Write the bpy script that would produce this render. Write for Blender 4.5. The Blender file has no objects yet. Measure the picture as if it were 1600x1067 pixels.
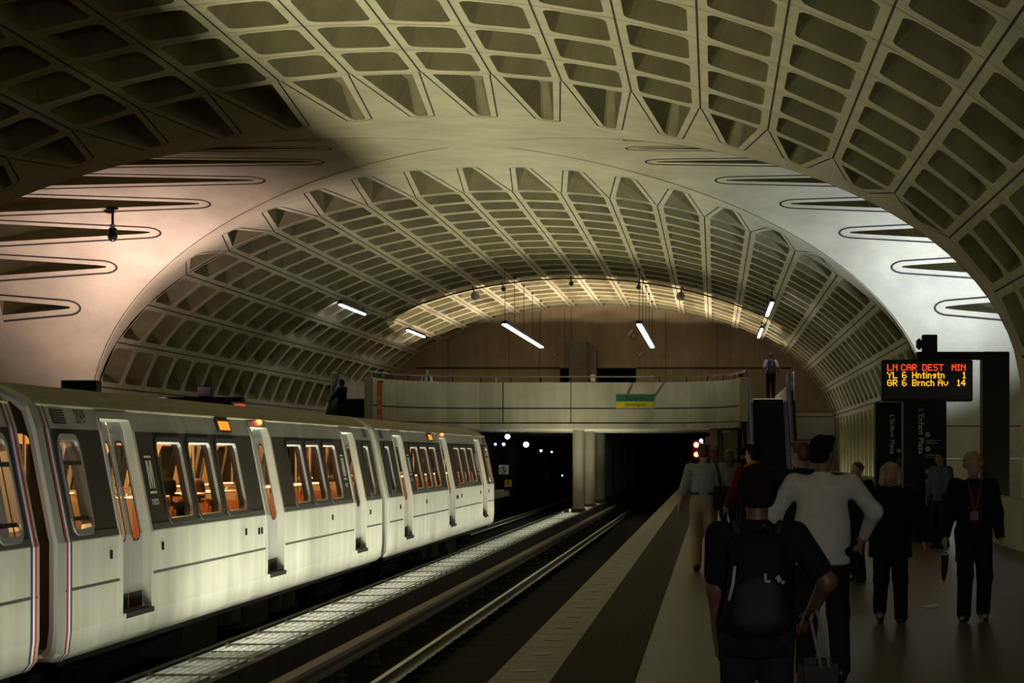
import bpy, bmesh, math, random
import numpy as np
from mathutils import Vector, Matrix
from mathutils.geometry import delaunay_2d_cdt
random.seed(7)
PI = math.pi
SC = bpy.context.scene
COL = SC.collection
F = 3740.0; VX = 1115.0; VY = 708.0; EYE = 1.66       # focal length in pixels, vanishing point, eye height

def at(px, py, Y):
    return ((px - VX) * Y / F, Y, EYE - (py - VY) * Y / F)

# ------------------------------------------------------------------ materials
def mat(name, col, rough=0.7, metal=0.0, spec=0.5, noise=0.0, scale=3.0, bump=0.0, bscale=30.0, emit=None, estr=0.0, streak=0.0):
    m = bpy.data.materials.new(name); m.use_nodes = True
    nt = m.node_tree; b = nt.nodes['Principled BSDF']
    b.inputs['Base Color'].default_value = (*col, 1)
    b.inputs['Roughness'].default_value = rough
    b.inputs['Metallic'].default_value = metal
    b.inputs['Specular IOR Level'].default_value = spec
    tc = None
    if noise or bump or streak:
        tc = nt.nodes.new('ShaderNodeTexCoord')
    last = None
    if noise:
        n = nt.nodes.new('ShaderNodeTexNoise'); n.inputs['Scale'].default_value = scale
        n.inputs['Detail'].default_value = 6; n.inputs['Roughness'].default_value = 0.65
        nt.links.new(tc.outputs['Object'], n.inputs['Vector'])
        r = nt.nodes.new('ShaderNodeMapRange')
        r.inputs['From Min'].default_value = 0.3; r.inputs['From Max'].default_value = 0.7
        r.inputs['To Min'].default_value = 1 - noise; r.inputs['To Max'].default_value = 1 + noise
        nt.links.new(n.outputs['Fac'], r.inputs['Value'])
        mx = nt.nodes.new('ShaderNodeVectorMath'); mx.operation = 'SCALE'
        mx.inputs[0].default_value = col
        nt.links.new(r.outputs['Result'], mx.inputs['Scale'])
        last = mx.outputs['Vector']
    if streak:
        mp = nt.nodes.new('ShaderNodeMapping'); mp.inputs['Scale'].default_value = (3.0, 3.0, 0.15)
        nt.links.new(tc.outputs['Object'], mp.inputs['Vector'])
        n = nt.nodes.new('ShaderNodeTexNoise'); n.inputs['Scale'].default_value = 1.0; n.inputs['Detail'].default_value = 5
        nt.links.new(mp.outputs['Vector'], n.inputs['Vector'])
        r = nt.nodes.new('ShaderNodeMapRange')
        r.inputs['From Min'].default_value = 0.35; r.inputs['From Max'].default_value = 0.65
        r.inputs['To Min'].default_value = 1 - streak; r.inputs['To Max'].default_value = 1 + streak * .3
        nt.links.new(n.outputs['Fac'], r.inputs['Value'])
        mx = nt.nodes.new('ShaderNodeVectorMath'); mx.operation = 'SCALE'
        if last is None: mx.inputs[0].default_value = col
        else: nt.links.new(last, mx.inputs[0])
        nt.links.new(r.outputs['Result'], mx.inputs['Scale'])
        last = mx.outputs['Vector']
    if last is not None:
        nt.links.new(last, b.inputs['Base Color'])
    if bump:
        n = nt.nodes.new('ShaderNodeTexNoise'); n.inputs['Scale'].default_value = bscale; n.inputs['Detail'].default_value = 4
        nt.links.new(tc.outputs['Object'], n.inputs['Vector'])
        bp = nt.nodes.new('ShaderNodeBump'); bp.inputs['Strength'].default_value = bump; bp.inputs['Distance'].default_value = 0.02
        nt.links.new(n.outputs['Fac'], bp.inputs['Height'])
        nt.links.new(bp.outputs['Normal'], b.inputs['Normal'])
    if emit:
        b.inputs['Emission Color'].default_value = (*emit, 1); b.inputs['Emission Strength'].default_value = estr
    return m

def glass(name, tint, refl=0.10):
    m = bpy.data.materials.new(name); m.use_nodes = True
    nt = m.node_tree; nt.nodes.clear()
    out = nt.nodes.new('ShaderNodeOutputMaterial'); mix = nt.nodes.new('ShaderNodeMixShader')
    tr = nt.nodes.new('ShaderNodeBsdfTransparent'); tr.inputs['Color'].default_value = (*tint, 1)
    gl = nt.nodes.new('ShaderNodeBsdfGlossy'); gl.inputs['Roughness'].default_value = 0.05
    gl.inputs['Color'].default_value = (.9, .9, .9, 1)
    mix.inputs['Fac'].default_value = refl
    nt.links.new(tr.outputs[0], mix.inputs[1]); nt.links.new(gl.outputs[0], mix.inputs[2]); nt.links.new(mix.outputs[0], out.inputs[0])
    return m

def tile_mat(name, c1, c2, mortar, w, h, rough, scale=1.0, spec=.4, msize=.012):
    m = mat(name, c1, rough, spec=spec)
    nt = m.node_tree; b = nt.nodes['Principled BSDF']
    tc = nt.nodes.new('ShaderNodeTexCoord'); br = nt.nodes.new('ShaderNodeTexBrick')
    br.inputs['Color1'].default_value = (*c1, 1); br.inputs['Color2'].default_value = (*c2, 1); br.inputs['Mortar'].default_value = (*mortar, 1)
    br.inputs['Scale'].default_value = scale; br.inputs['Mortar Size'].default_value = msize
    br.inputs['Brick Width'].default_value = w; br.inputs['Row Height'].default_value = h
    nt.links.new(tc.outputs['Object'], br.inputs['Vector'])
    n = nt.nodes.new('ShaderNodeTexNoise'); n.inputs['Scale'].default_value = 1.3; n.inputs['Detail'].default_value = 5
    nt.links.new(tc.outputs['Object'], n.inputs['Vector'])
    r = nt.nodes.new('ShaderNodeMapRange'); r.inputs['To Min'].default_value = .6; r.inputs['To Max'].default_value = 1.4
    nt.links.new(n.outputs['Fac'], r.inputs['Value'])
    mx = nt.nodes.new('ShaderNodeVectorMath'); mx.operation = 'SCALE'
    nt.links.new(br.outputs['Color'], mx.inputs[0]); nt.links.new(r.outputs['Result'], mx.inputs['Scale'])
    nt.links.new(mx.outputs['Vector'], b.inputs['Base Color'])
    return m

def dome_mat(name, col):
    m = mat(name, col, 0.75, spec=.15)
    nt = m.node_tree; b = nt.nodes['Principled BSDF']
    tc = nt.nodes.new('ShaderNodeTexCoord')
    v = nt.nodes.new('ShaderNodeTexVoronoi'); v.inputs['Scale'].default_value = 16; v.inputs['Randomness'].default_value = 0
    nt.links.new(tc.outputs['Object'], v.inputs['Vector'])
    r = nt.nodes.new('ShaderNodeMapRange'); r.inputs['From Min'].default_value = .2; r.inputs['From Max'].default_value = .35
    r.inputs['To Min'].default_value = 1; r.inputs['To Max'].default_value = 0
    nt.links.new(v.outputs['Distance'], r.inputs['Value'])
    bp = nt.nodes.new('ShaderNodeBump'); bp.inputs['Strength'].default_value = .8; bp.inputs['Distance'].default_value = .006
    nt.links.new(r.outputs['Result'], bp.inputs['Height']); nt.links.new(bp.outputs['Normal'], b.inputs['Normal'])
    return m

M = {}
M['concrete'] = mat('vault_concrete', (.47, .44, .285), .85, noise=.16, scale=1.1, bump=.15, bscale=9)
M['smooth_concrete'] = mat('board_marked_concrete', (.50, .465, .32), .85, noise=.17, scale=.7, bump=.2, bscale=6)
M['coffer'] = mat('shaded_coffer_concrete', (.205, .188, .095), .9, noise=.22, scale=1.4)  # vault concrete darkened in colour for the shade inside the coffers
M['joint'] = mat('joint_line', (.035, .03, .024), .95)
M['bridge'] = mat('bridge_concrete', (.45, .43, .33), .85, noise=.16, scale=.8, streak=.12)
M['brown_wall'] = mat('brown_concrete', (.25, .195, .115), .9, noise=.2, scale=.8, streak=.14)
M['dark_concrete'] = mat('dark_concrete', (.10, .09, .07), .9, noise=.2, scale=1)
M['trackbed'] = mat('trackbed', (.020, .018, .015), .95, spec=.03, noise=.4, scale=2, bump=.3, bscale=14)
M['black'] = mat('black_metal', (.009, .008, .008), .5, spec=.25)
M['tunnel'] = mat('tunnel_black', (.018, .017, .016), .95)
M['pylon'] = mat('pylon_bronze', (.013, .010, .008), .5, spec=.2)
M['white_panel'] = mat('car_aluminium', (.57, .58, .555), .42, metal=.15, noise=.10, scale=1.2, streak=.16)
M['brown_panel'] = mat('car_brown', (.036, .025, .018), .6, spec=.2, noise=.1, scale=2)
M['roof'] = mat('car_roof', (.36, .34, .24), .75, noise=.15, scale=1.5)
M['silver'] = mat('silver_frame', (.42, .43, .46), .4, metal=.35)
M['chrome'] = mat('chrome', (.72, .72, .72), .22, metal=1)
M['steel'] = mat('brushed_steel', (.40, .40, .40), .38, metal=.9)
M['rail'] = mat('rail_steel', (.62, .60, .52), .3, metal=.75)
M['rust'] = mat('rusty_steel', (.10, .075, .05), .8, noise=.3, scale=6)
M['rubber'] = mat('rubber', (.015, .015, .016), .75)
M['window'] = glass('tinted_window', (.72, .66, .55), .07)
M['clear'] = glass('clear_glass', (.82, .86, .84), .12)
M['cream'] = mat('car_cream', (.60, .47, .30), .6)
M['seat'] = mat('seat_vinyl', (.45, .17, .06), .6, noise=.15, scale=5)
M['carpet'] = mat('carpet', (.20, .10, .05), .95)
M['tube'] = mat('car_light', (1, .7, .4), emit=(1.0, .62, .27), estr=15.0)
M['amber'] = mat('amber_sign', (.3, .1, 0), emit=(1.0, .28, .015), estr=1.5)
M['red_lamp'] = mat('red_lamp', (.4, .02, .01), emit=(1.0, .10, .02), estr=9)
M['signal_red'] = mat('signal_red', (.4, .02, .01), emit=(1.0, .06, .02), estr=40)
M['signal_blue'] = mat('signal_blue', (.02, .02, .4), emit=(.12, .10, 1.0), estr=18)
M['white_lamp'] = mat('white_lamp', (1, 1, 1), emit=(.86, .84, 1.0), estr=30)
M['pale_lamp'] = mat('pale_lamp', (1, 1, 1), emit=(1, .85, .6), estr=8)
M['linear_lamp'] = mat('linear_lamp', (1, 1, 1), emit=(.93, .90, 1.0), estr=12)
M['pendant_lamp'] = mat('pendant_lamp', (1, 1, 1), emit=(.96, .93, 1.0), estr=6)
M['dim_grey'] = mat('dim_grey', (.17, .17, .17), .6)
M['led_red'] = mat('led_red', (.3, .02, 0), emit=(1.0, .055, .012), estr=1.8)
M['led_amber'] = mat('led_amber', (.3, .15, 0), emit=(1.0, .42, .015), estr=1.8)
M['edge_lens'] = mat('edge_light_lens', (.20, .15, .10), .3, noise=.2, scale=9)
M['floor'] = tile_mat('hex_quarry_tile', (.115, .085, .068), (.095, .072, .058), (.06, .05, .042), .30, .15, .38)
M['granite'] = mat('granite', (.29, .27, .18), .5, noise=.22, scale=9)
M['tactile'] = dome_mat('brown_tactile', (.048, .033, .024))
M['stripe_red'] = mat('stripe_red', (.42, .03, .04), .5)
M['stripe_white'] = mat('stripe_white', (.75, .75, .74), .5)
M['stripe_blue'] = mat('stripe_blue', (.035, .05, .24), .5)
M['sign_green'] = mat('sign_green', (.01, .14, .075), .5)
M['sign_yellow'] = mat('sign_yellow', (.60, .50, .01), .5)
M['sign_white'] = mat('sign_white', (.72, .72, .70), .5)
M['sign_grey'] = mat('sign_grey', (.42, .43, .44), .5)
M['sign_red'] = mat('sign_red', (.45, .03, .03), .5)
M['sign_orange'] = mat('sign_orange', (.75, .17, .05), .6)
M['sign_black'] = mat('sign_black', (.01, .01, .01), .5)
M['letter'] = mat('lettering', (.85, .84, .80), .5)
M['grate'] = mat('grate_bar', (.034, .034, .033), .6, noise=.25, scale=7)
M['kerb'] = mat('median_kerb', (.075, .07, .06), .9, noise=.25, scale=2)
M['paper'] = mat('paper', (.8, .8, .78), .7)

# ------------------------------------------------------------------ mesh builder
class MB:
    def __init__(s): s.v = []; s.f = []; s.m = []
    def add(s, vs, fs, mi=0):
        o = len(s.v); s.v += [tuple(p) for p in vs]; s.f += [tuple(i + o for i in f) for f in fs]; s.m += [mi] * len(fs)
    def box(s, x0, x1, y0, y1, z0, z1, mi=0):
        v = [(x0,y0,z0),(x1,y0,z0),(x1,y1,z0),(x0,y1,z0),(x0,y0,z1),(x1,y0,z1),(x1,y1,z1),(x0,y1,z1)]
        s.add(v, [(3,2,1,0),(4,5,6,7),(0,1,5,4),(1,2,6,5),(2,3,7,6),(3,0,4,7)], mi)
    def obox(s, c, ax, ay, az, mi=0):              # oriented box from centre and three half-axis vectors
        c, ax, ay, az = map(Vector, (c, ax, ay, az)); v = []
        for k in (-1, 1):
            for i, j in ((-1,-1),(1,-1),(1,1),(-1,1)): v.append(c + ax*i + ay*j + az*k)
        s.add(v, [(3,2,1,0),(4,5,6,7),(0,1,5,4),(1,2,6,5),(2,3,7,6),(3,0,4,7)], mi)
    def bbox(s, x0, x1, y0, y1, z0, z1, r, mi=0):   # box with bevelled edges
        bm = bmesh.new(); bmesh.ops.create_cube(bm, size=1)
        for v in bm.verts: v.co = Vector(((x0+x1)/2 + v.co.x*(x1-x0), (y0+y1)/2 + v.co.y*(y1-y0), (z0+z1)/2 + v.co.z*(z1-z0)))
        bmesh.ops.bevel(bm, geom=bm.edges[:], offset=r, segments=2, affect='EDGES')
        bm.verts.ensure_lookup_table(); bm.verts.index_update()
        s.add([v.co[:] for v in bm.verts], [[v.index for v in f.verts] for f in bm.faces], mi); bm.free()
    def tube(s, pts, r, n=8, mi=0, cap=True, ell=None):
        pts = [Vector(p) for p in pts]; rs = r if isinstance(r, (list, tuple)) else [r]*len(pts)
        vs = []; fs = []
        up = None
        for i, p in enumerate(pts):
            d = (pts[min(i+1, len(pts)-1)] - pts[max(i-1, 0)]).normalized()
            if up is None: up = Vector((0,0,1)) if abs(d.z) < .9 else Vector((0,1,0))
            a = d.cross(up).normalized(); b = a.cross(d).normalized(); up = b
            for k in range(n):
                t = 2*PI*k/n + PI/n
                vs.append(p + a*math.cos(t)*rs[i]*(ell or 1) + b*math.sin(t)*rs[i])
        for i in range(len(pts)-1):
            for k in range(n):
                k2 = (k+1) % n
                fs.append((i*n+k, i*n+k2, (i+1)*n+k2, (i+1)*n+k))
        if cap:
            fs.append(tuple(range(n))[::-1]); fs.append(tuple(range((len(pts)-1)*n, len(pts)*n)))
        s.add(vs, fs, mi)
    def lathe(s, prof, c, n=20, axis='z', mi=0):
        vs = []; fs = []; cx, cy, cz = c
        for (r, h) in prof:
            for k in range(n):
                t = 2*PI*k/n; a, b = r*math.cos(t), r*math.sin(t)
                vs.append((cx+a, cy+b, cz+h) if axis == 'z' else ((cx+a, cy+h, cz+b) if axis == 'y' else (cx+h, cy+a, cz+b)))
        for i in range(len(prof)-1):
            for k in range(n):
                k2 = (k+1) % n; fs.append((i*n+k, i*n+k2, (i+1)*n+k2, (i+1)*n+k))
        fs.append(tuple(range(n))[::-1]); fs.append(tuple(range((len(prof)-1)*n, len(prof)*n)))
        s.add(vs, fs, mi)
    def prism(s, poly, a, b, axis, mi=0):           # polygon in the two other axes, extruded along axis from a to b
        def P(p, h): return (h, p[0], p[1]) if axis == 'x' else ((p[0], h, p[1]) if axis == 'y' else (p[0], p[1], h))
        n = len(poly); vs = [P(p, a) for p in poly] + [P(p, b) for p in poly]
        s.add(vs, [tuple(range(n))[::-1], tuple(range(n, 2*n))] + [(i, (i+1) % n, n+(i+1) % n, n+i) for i in range(n)], mi)
    def sphere(s, c, r, n=12, mi=0, sc=(1,1,1)):
        vs = []; fs = []; h = n//2
        for i in range(h+1):
            ph = PI*i/h
            for k in range(n):
                t = 2*PI*k/n; vs.append((c[0]+r*sc[0]*math.sin(ph)*math.cos(t), c[1]+r*sc[1]*math.sin(ph)*math.sin(t), c[2]+r*sc[2]*math.cos(ph)))
        for i in range(h):
            for k in range(n): fs.append((i*n+k, i*n+(k+1) % n, (i+1)*n+(k+1) % n, (i+1)*n+k))
        s.add(vs, fs, mi)
    def sheet(s, outer, mapf, holes=(), lines=(), pts=(), mi=0, mfun=None):
        """2-D outline with holes triangulated and mapped to 3-D; lines are forced edges"""
        V = []; E = []
        def loop(p):
            o = len(V); V.extend(Vector((q[0], q[1])) for q in p); n = len(p)
            E.extend((o+i, o+(i+1) % n) for i in range(n))
        loop(outer)
        for h in holes: loop(h)
        for l in lines:
            o = len(V); V.extend(Vector((q[0], q[1])) for q in l); E.extend((o+i, o+i+1) for i in range(len(l)-1))
        V.extend(Vector((q[0], q[1])) for q in pts)
        r = delaunay_2d_cdt(V, E, [], 0, 1e-5)
        rv, rf = r[0], r[2]
        def inside(p, poly):
            c = False; j = len(poly)-1
            for i in range(len(poly)):
                a, b = poly[i], poly[j]
                if (a[1] > p[1]) != (b[1] > p[1]) and p[0] < (b[0]-a[0])*(p[1]-a[1])/(b[1]-a[1])+a[0]: c = not c
                j = i
            return c
        o = len(s.v); s.v += [tuple(mapf(q[0], q[1])) for q in rv]
        for f in rf:
            c = ((rv[f[0]][0]+rv[f[1]][0]+rv[f[2]][0])/3, (rv[f[0]][1]+rv[f[1]][1]+rv[f[2]][1])/3)
            if not inside(c, outer) or any(inside(c, h) for h in holes): continue
            s.f.append(tuple(i+o for i in f)); s.m.append(mfun(c) if mfun else mi)
    def xf(s, mtx):
        s.v = [tuple(mtx @ Vector(p)) for p in s.v]; return s
    def build(s, name, mats, parent=None, base=True, smooth=False, fix=True):
        if not isinstance(mats, (list, tuple)): mats = [mats]
        me = bpy.data.meshes.new(name)
        vs = s.v; off = Vector((0,0,0))
        if parent is not None:
            p = parent; off = Vector((0,0,0))
            while p is not None: off = off + p.location; p = p.parent
        elif base and vs:
            a = np.array(vs); off = Vector(((a[:,0].min()+a[:,0].max())/2, (a[:,1].min()+a[:,1].max())/2, a[:,2].min()))
        me.from_pydata([(p[0]-off.x, p[1]-off.y, p[2]-off.z) for p in vs], [], s.f)
        for m in mats: me.materials.append(m)
        me.polygons.foreach_set('material_index', s.m)
        if fix:
            bm = bmesh.new(); bm.from_mesh(me); bmesh.ops.recalc_face_normals(bm, faces=bm.faces[:]); bm.to_mesh(me); bm.free()
        if smooth: me.polygons.foreach_set('use_smooth', [True]*len(me.polygons))
        me.update()
        o = bpy.data.objects.new(name, me); COL.objects.link(o)
        if parent is not None: o.parent = parent
        else: o.location = off
        return o

def tag(o, label=None, cat=None, group=None, kind=None):
    if label: o['label'] = label
    if cat: o['category'] = cat
    if group: o['group'] = group
    if kind: o['kind'] = kind
    return o
def thing(name, label, cat, loc=(0,0,0), group=None):
    o = bpy.data.objects.new(name, None); COL.objects.link(o); o.empty_display_size = .2
    o.location = loc; return tag(o, label, cat, group)
def struct(o, label=None, cat=None): return tag(o, label, cat, kind='structure')
KIDS = {}
def copy_tree(o, parent=None):
    c = o.copy(); COL.objects.link(c)
    if parent is not None: c.parent = parent; c.matrix_parent_inverse.identity()
    for ch in list(o.children): copy_tree(ch, c)
    return c
def rrect(x0, x1, y0, y1, r, n=3):
    p = []
    for cx, cy, a0 in ((x1-r,y1-r,0),(x0+r,y1-r,PI/2),(x0+r,y0+r,PI),(x1-r,y0+r,3*PI/2)):
        for k in range(n+1):
            t = a0 + PI/2*k/n; p.append((cx+r*math.cos(t), cy+r*math.sin(t)))
    return p
def text_mb(txt, size, mapf, align='CENTER', extr=0.0, sx=1.0):
    """letters as a mesh; mapf takes the flat (x, y) of the lettering to 3-D"""
    cu = bpy.data.curves.new('lettering', 'FONT'); cu.body = txt; cu.size = size; cu.align_x = align; cu.align_y = 'CENTER'; cu.resolution_u = 2
    ob = bpy.data.objects.new('lettering', cu); COL.objects.link(ob)
    bpy.context.view_layer.update()
    me = bpy.data.meshes.new_from_object(ob.evaluated_get(bpy.context.evaluated_depsgraph_get()))
    b = MB(); b.add([mapf(v.co.x*sx, v.co.y) for v in me.vertices], [tuple(p.vertices) for p in me.polygons])
    bpy.data.objects.remove(ob); bpy.data.curves.remove(cu); bpy.data.meshes.remove(me)
    return b
# ------------------------------------------------------------------ the vaults
XC, YC = -5.9, 59.3; AX, BZ, ZS = 12.2, 6.5, 2.83; KG = .85; AT = AX*KG
YEND = 124.7; NEARL, FARL = 48.2, 70.0; ROW = 2.735; PITCH = 1.425
class Prof:
    """arch profile by arc length from the crown: half ellipse, then a plumb wall"""
    def __init__(s, a, b):
        t = np.linspace(0, PI/2, 4000); x = a*np.sin(t); z = b*np.cos(t)
        L = np.concatenate([[0], np.cumsum(np.hypot(np.diff(x), np.diff(z)))])
        s.L, s.x, s.z, s.q = L, x, z, L[-1]
    def P(s, u, d=0.0):
        sg = 1 if u >= 0 else -1; u = abs(u)
        if u >= s.q: x, z, nx, nz = s.x[-1], -(u-s.q), -1.0, 0.0
        else:
            i = min(int(np.searchsorted(s.L, u)), len(s.L)-1); i = max(i, 1)
            f = (u-s.L[i-1])/(s.L[i]-s.L[i-1]); x = s.x[i-1]+f*(s.x[i]-s.x[i-1]); z = s.z[i-1]+f*(s.z[i]-s.z[i-1])
            dx, dz = s.x[i]-s.x[i-1], s.z[i]-s.z[i-1]; l = math.hypot(dx, dz); nx, nz = dz/l, -dx/l
        return sg*(x-nx*d), ZS+z-nz*d                    # d > 0 is into the concrete
    def s_of_x(s, x): return float(np.interp(x, s.x, s.L))
PM = Prof(AX, BZ); PT = Prof(AT, BZ)
def mapM(d):
    def f(u, v): x, z = PM.P(u, d); return (XC+x, v, z)
    return f
def mapT(d):
    def f(u, v): y, z = PT.P(u, d); return (v, YC+y, z)
    return f
SB = PM.q + ZS + 0.9
EDGES = [i*PITCH for i in range(11)] + [SB]
DEPTH = .52
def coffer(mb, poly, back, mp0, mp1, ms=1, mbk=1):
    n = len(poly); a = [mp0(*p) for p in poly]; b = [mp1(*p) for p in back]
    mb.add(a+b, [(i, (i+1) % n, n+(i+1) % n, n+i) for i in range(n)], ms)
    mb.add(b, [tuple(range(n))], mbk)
def ribbon(mb, pts, w, mapf, closed=False):
    """thin dark joint along a 2-D path, lying just proud of the surface"""
    P = [Vector(p) for p in pts]; n = len(P); vs = []
    for i in range(n):
        a = P[i-1] if (closed or i > 0) else P[i]; b = P[(i+1) % n] if (closed or i < n-1) else P[i]
        d = (b-a).normalized(); nn = Vector((-d.y, d.x))
        vs += [mapf(*(P[i]+nn*w/2)), mapf(*(P[i]-nn*w/2))]
    m = n if closed else n-1
    mb.add(vs, [(2*i, 2*i+1, 2*((i+1) % n)+1, 2*((i+1) % n)) for i in range(m)])

def tri_open(u0, u1, vb, vt, w=.20):
    """blunt triangular coffer: base at vb, tip at vt"""
    um = (u0+u1)/2; a, b = u0+.20, u1-.20; h = w*(u1-u0)/2*1.0; s = 1 if vt > vb else -1
    p = [(a, vb+s*.24), (b, vb+s*.24), (um+h, vt-s*.15), (um+h*.6, vt), (um-h*.6, vt), (um-h, vt-s*.15)]
    c = (um, vb+s*.24+(vt-vb)*.22)
    q = [(c[0]+(x-c[0])*.62, c[1]+(y-c[1])*.62) for x, y in p]
    off = .17
    o = [(a-off, vb+s*.02), (um-h-off*.8, vt-s*.05), (um-h*.6, vt+s*.16), (um+h*.6, vt+s*.16), (um+h+off*.8, vt-s*.05), (b+off, vb+s*.02)]
    return p, q, o

def main_half(name, rows, base, far, end):
    mb = MB(); band = MB(); jt = MB()
    m0, m1, mj = mapM(0), mapM(DEPTH), mapM(-.006)
    sgn = 1 if far else -1
    for side in (-1, 1):
        for i in range(len(EDGES)-1):
            ua, ub = sorted((side*EDGES[i], side*EDGES[i+1])); wide = ub-ua
            bottom = (i == len(EDGES)-2)
            # --- rectangular coffers
            ru = .17; rv = .26
            pad0 = ua+ru + (.5 if (bottom and side < 0) else 0); pad1 = ub-ru - (.5 if (bottom and side > 0) else 0)
            op = rrect(pad0, pad1, rv, ROW-rv, .20, 2)
            bk = rrect(pad0+.16, pad1-.16, rv+.22, ROW-rv-.22, .08, 2)
            if bottom:
                zs = [ua+(ub-ua)*k/5 for k in range(1, 5)]
                lines = [[(z, 0), (z, ROW)] for z in zs]
            else: lines = []
            cell = MB(); cell.sheet([(ua,0),(ub,0),(ub,ROW),(ua,ROW)], lambda a, b: (a, b, 0), holes=[op], lines=lines)
            for k in range(rows):
                v0 = base + k*ROW if far else base-(k+1)*ROW
                mb.add([m0(p[0], p[1]+v0) for p in cell.v], cell.f, 0)
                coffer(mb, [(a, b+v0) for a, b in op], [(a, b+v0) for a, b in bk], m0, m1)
            # --- smooth concrete up to the groin
            gv = lambda u: YC + sgn*(KG*abs(PM.P(u)[0]) - .03)
            n = 4 if not bottom else 8
            us = [ua+(ub-ua)*k/n for k in range(n+1)]
            outer = [(u, base) for u in us] + [(u, gv(u)) for u in reversed(us)]
            dxm = abs(PM.P((ua+ub)/2)[0]); tip = max(4.9, KG*dxm+1.4); length = abs(base-YC)-tip
            holes = []
            if length > 1.1 and not bottom:
                p, q, o = tri_open(ua, ub, base, YC+sgn*tip)
                holes = [p]; coffer(band, p, q, m0, mapM(DEPTH*1.05)); ribbon(jt, o, .035, mj)
            band.sheet(outer, m0, holes=holes, lines=[[(u, base), (u, gv(u))] for u in us[1:-1]])
            # --- joints
            if i > 0 or side > 0:
                e = ua if side > 0 else ub
                ribbon(jt, [(e, base), (e, end)], .038, mj)
            elif i == 0: pass
            for k in range(0, rows+1):
                v0 = base + sgn*k*ROW
                ribbon(jt, [(ua, v0), (ub, v0)] if not bottom else [(ua+wide*j/6, v0) for j in range(7)], .020, mj)
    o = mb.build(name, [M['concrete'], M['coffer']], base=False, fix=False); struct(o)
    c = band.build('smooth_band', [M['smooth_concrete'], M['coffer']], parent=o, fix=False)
    d = jt.build('joint_lines', M['joint'], parent=o, fix=False)
    return o
nr = 20
main_half('ceiling', nr, FARL, True, YEND)
NEAR0 = NEARL - nr*ROW
main_half('ceiling', nr, NEARL, False, NEAR0)

# transverse vault: only its arms beyond the groins are seen
def transverse():
    mb = MB(); jt = MB(); m0, mj = mapT(0), mapT(-.006)
    QP = 1.56; TE = [i*QP for i in range(9)] + [PT.q + ZS + .9]
    for half in (-1, 1):                       # near and far half of the arch
        for arm in (-1, 1):
            for i in range(len(TE)-1):
                ua, ub = sorted((half*TE[i], half*TE[i+1])); bottom = i == len(TE)-2
                n = 4 if not bottom else 8
                us = [ua+(ub-ua)*k/n for k in range(n+1)]
                gx = lambda u: XC + arm*(abs(PT.P(u)[0])/KG - .02)
                xe = XC+arm*17.2
                outer = [(u, gx(u)) for u in us] + [(u, xe) for u in reversed(us)]
                dym = abs(PT.P((ua+ub)/2)[0]); tip = max(4.0, dym/KG+1.7)
                holes = []
                if 14.5-tip > 1.2 and not bottom:
                    um = (ua+ub)/2; w = (ub-ua)/2-.22; h = .10
                    vb, vt = XC+arm*14.5, XC+arm*tip; s = arm
                    L = 14.5-tip; wb = min(w, .10+L*.085)
                    p = [(um-wb, vb), (um+wb, vb), (um+.07, vt+s*.25), (um+.03, vt), (um-.03, vt), (um-.07, vt+s*.25)]
                    q = [(um+(a-um)*.5, vt+s*(abs(b-vt)*.9+.25)) for a, b in p]
                    holes = [p]; coffer(mb, p, q, m0, mapT(DEPTH), 1, 1)
                    off = .2
                    arc = [(um-(.07+off)*math.cos(t), vt-s*(.45*math.sin(t)-.15)) for t in [PI*k/8 for k in range(9)]]
                    ribbon(jt, [(um-wb-off, vb)] + arc + [(um+wb+off, vb)], .065, mj)
                mb.sheet(outer, m0, holes=holes, lines=[[(u, gx(u)), (u, xe)] for u in us[1:-1]])
    o = mb.build('ceiling', [M['smooth_concrete'], M['coffer']], base=False, fix=False); struct(o)
    # form joints across the lower wall of the arms and along the groins
    for z in (3.65, 2.45):
        for arm in (-1, 1):
            u = PT.q+(ZS-z) if z < ZS else float(np.interp(z-ZS, PT.z[::-1], PT.L[::-1]))
            x0 = AX*math.sqrt(max(0, 1-max(0, (z-ZS)/BZ)**2))
            ribbon(jt, [(u, XC+arm*(x0+.05)), (u, XC+arm*17.2)], .03, mj)
    for half in (-1, 1):
        for arm in (-1, 1):
            ribbon(jt, [(half*u, XC+arm*(abs(PT.P(u)[0])/KG+.02)) for u in np.linspace(.6, PT.q, 26)], .022, mj)
    jt.build('joint_lines', M['joint'], parent=o, fix=False)
transverse()
for sgn, nm in ((-1, 'wall_left'), (1, 'wall_right')):           # end walls of the two arms
    x = XC+sgn*17.2
    mb = MB(); mb.sheet([(YC-AT-.3, -1.3), (YC+AT+.3, -1.3), (YC+AT+.3, 9.6), (YC-AT-.3, 9.6)], lambda a, b: (x, a, b))
    struct(mb.build(nm, M['smooth_concrete'], base=False))
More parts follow.
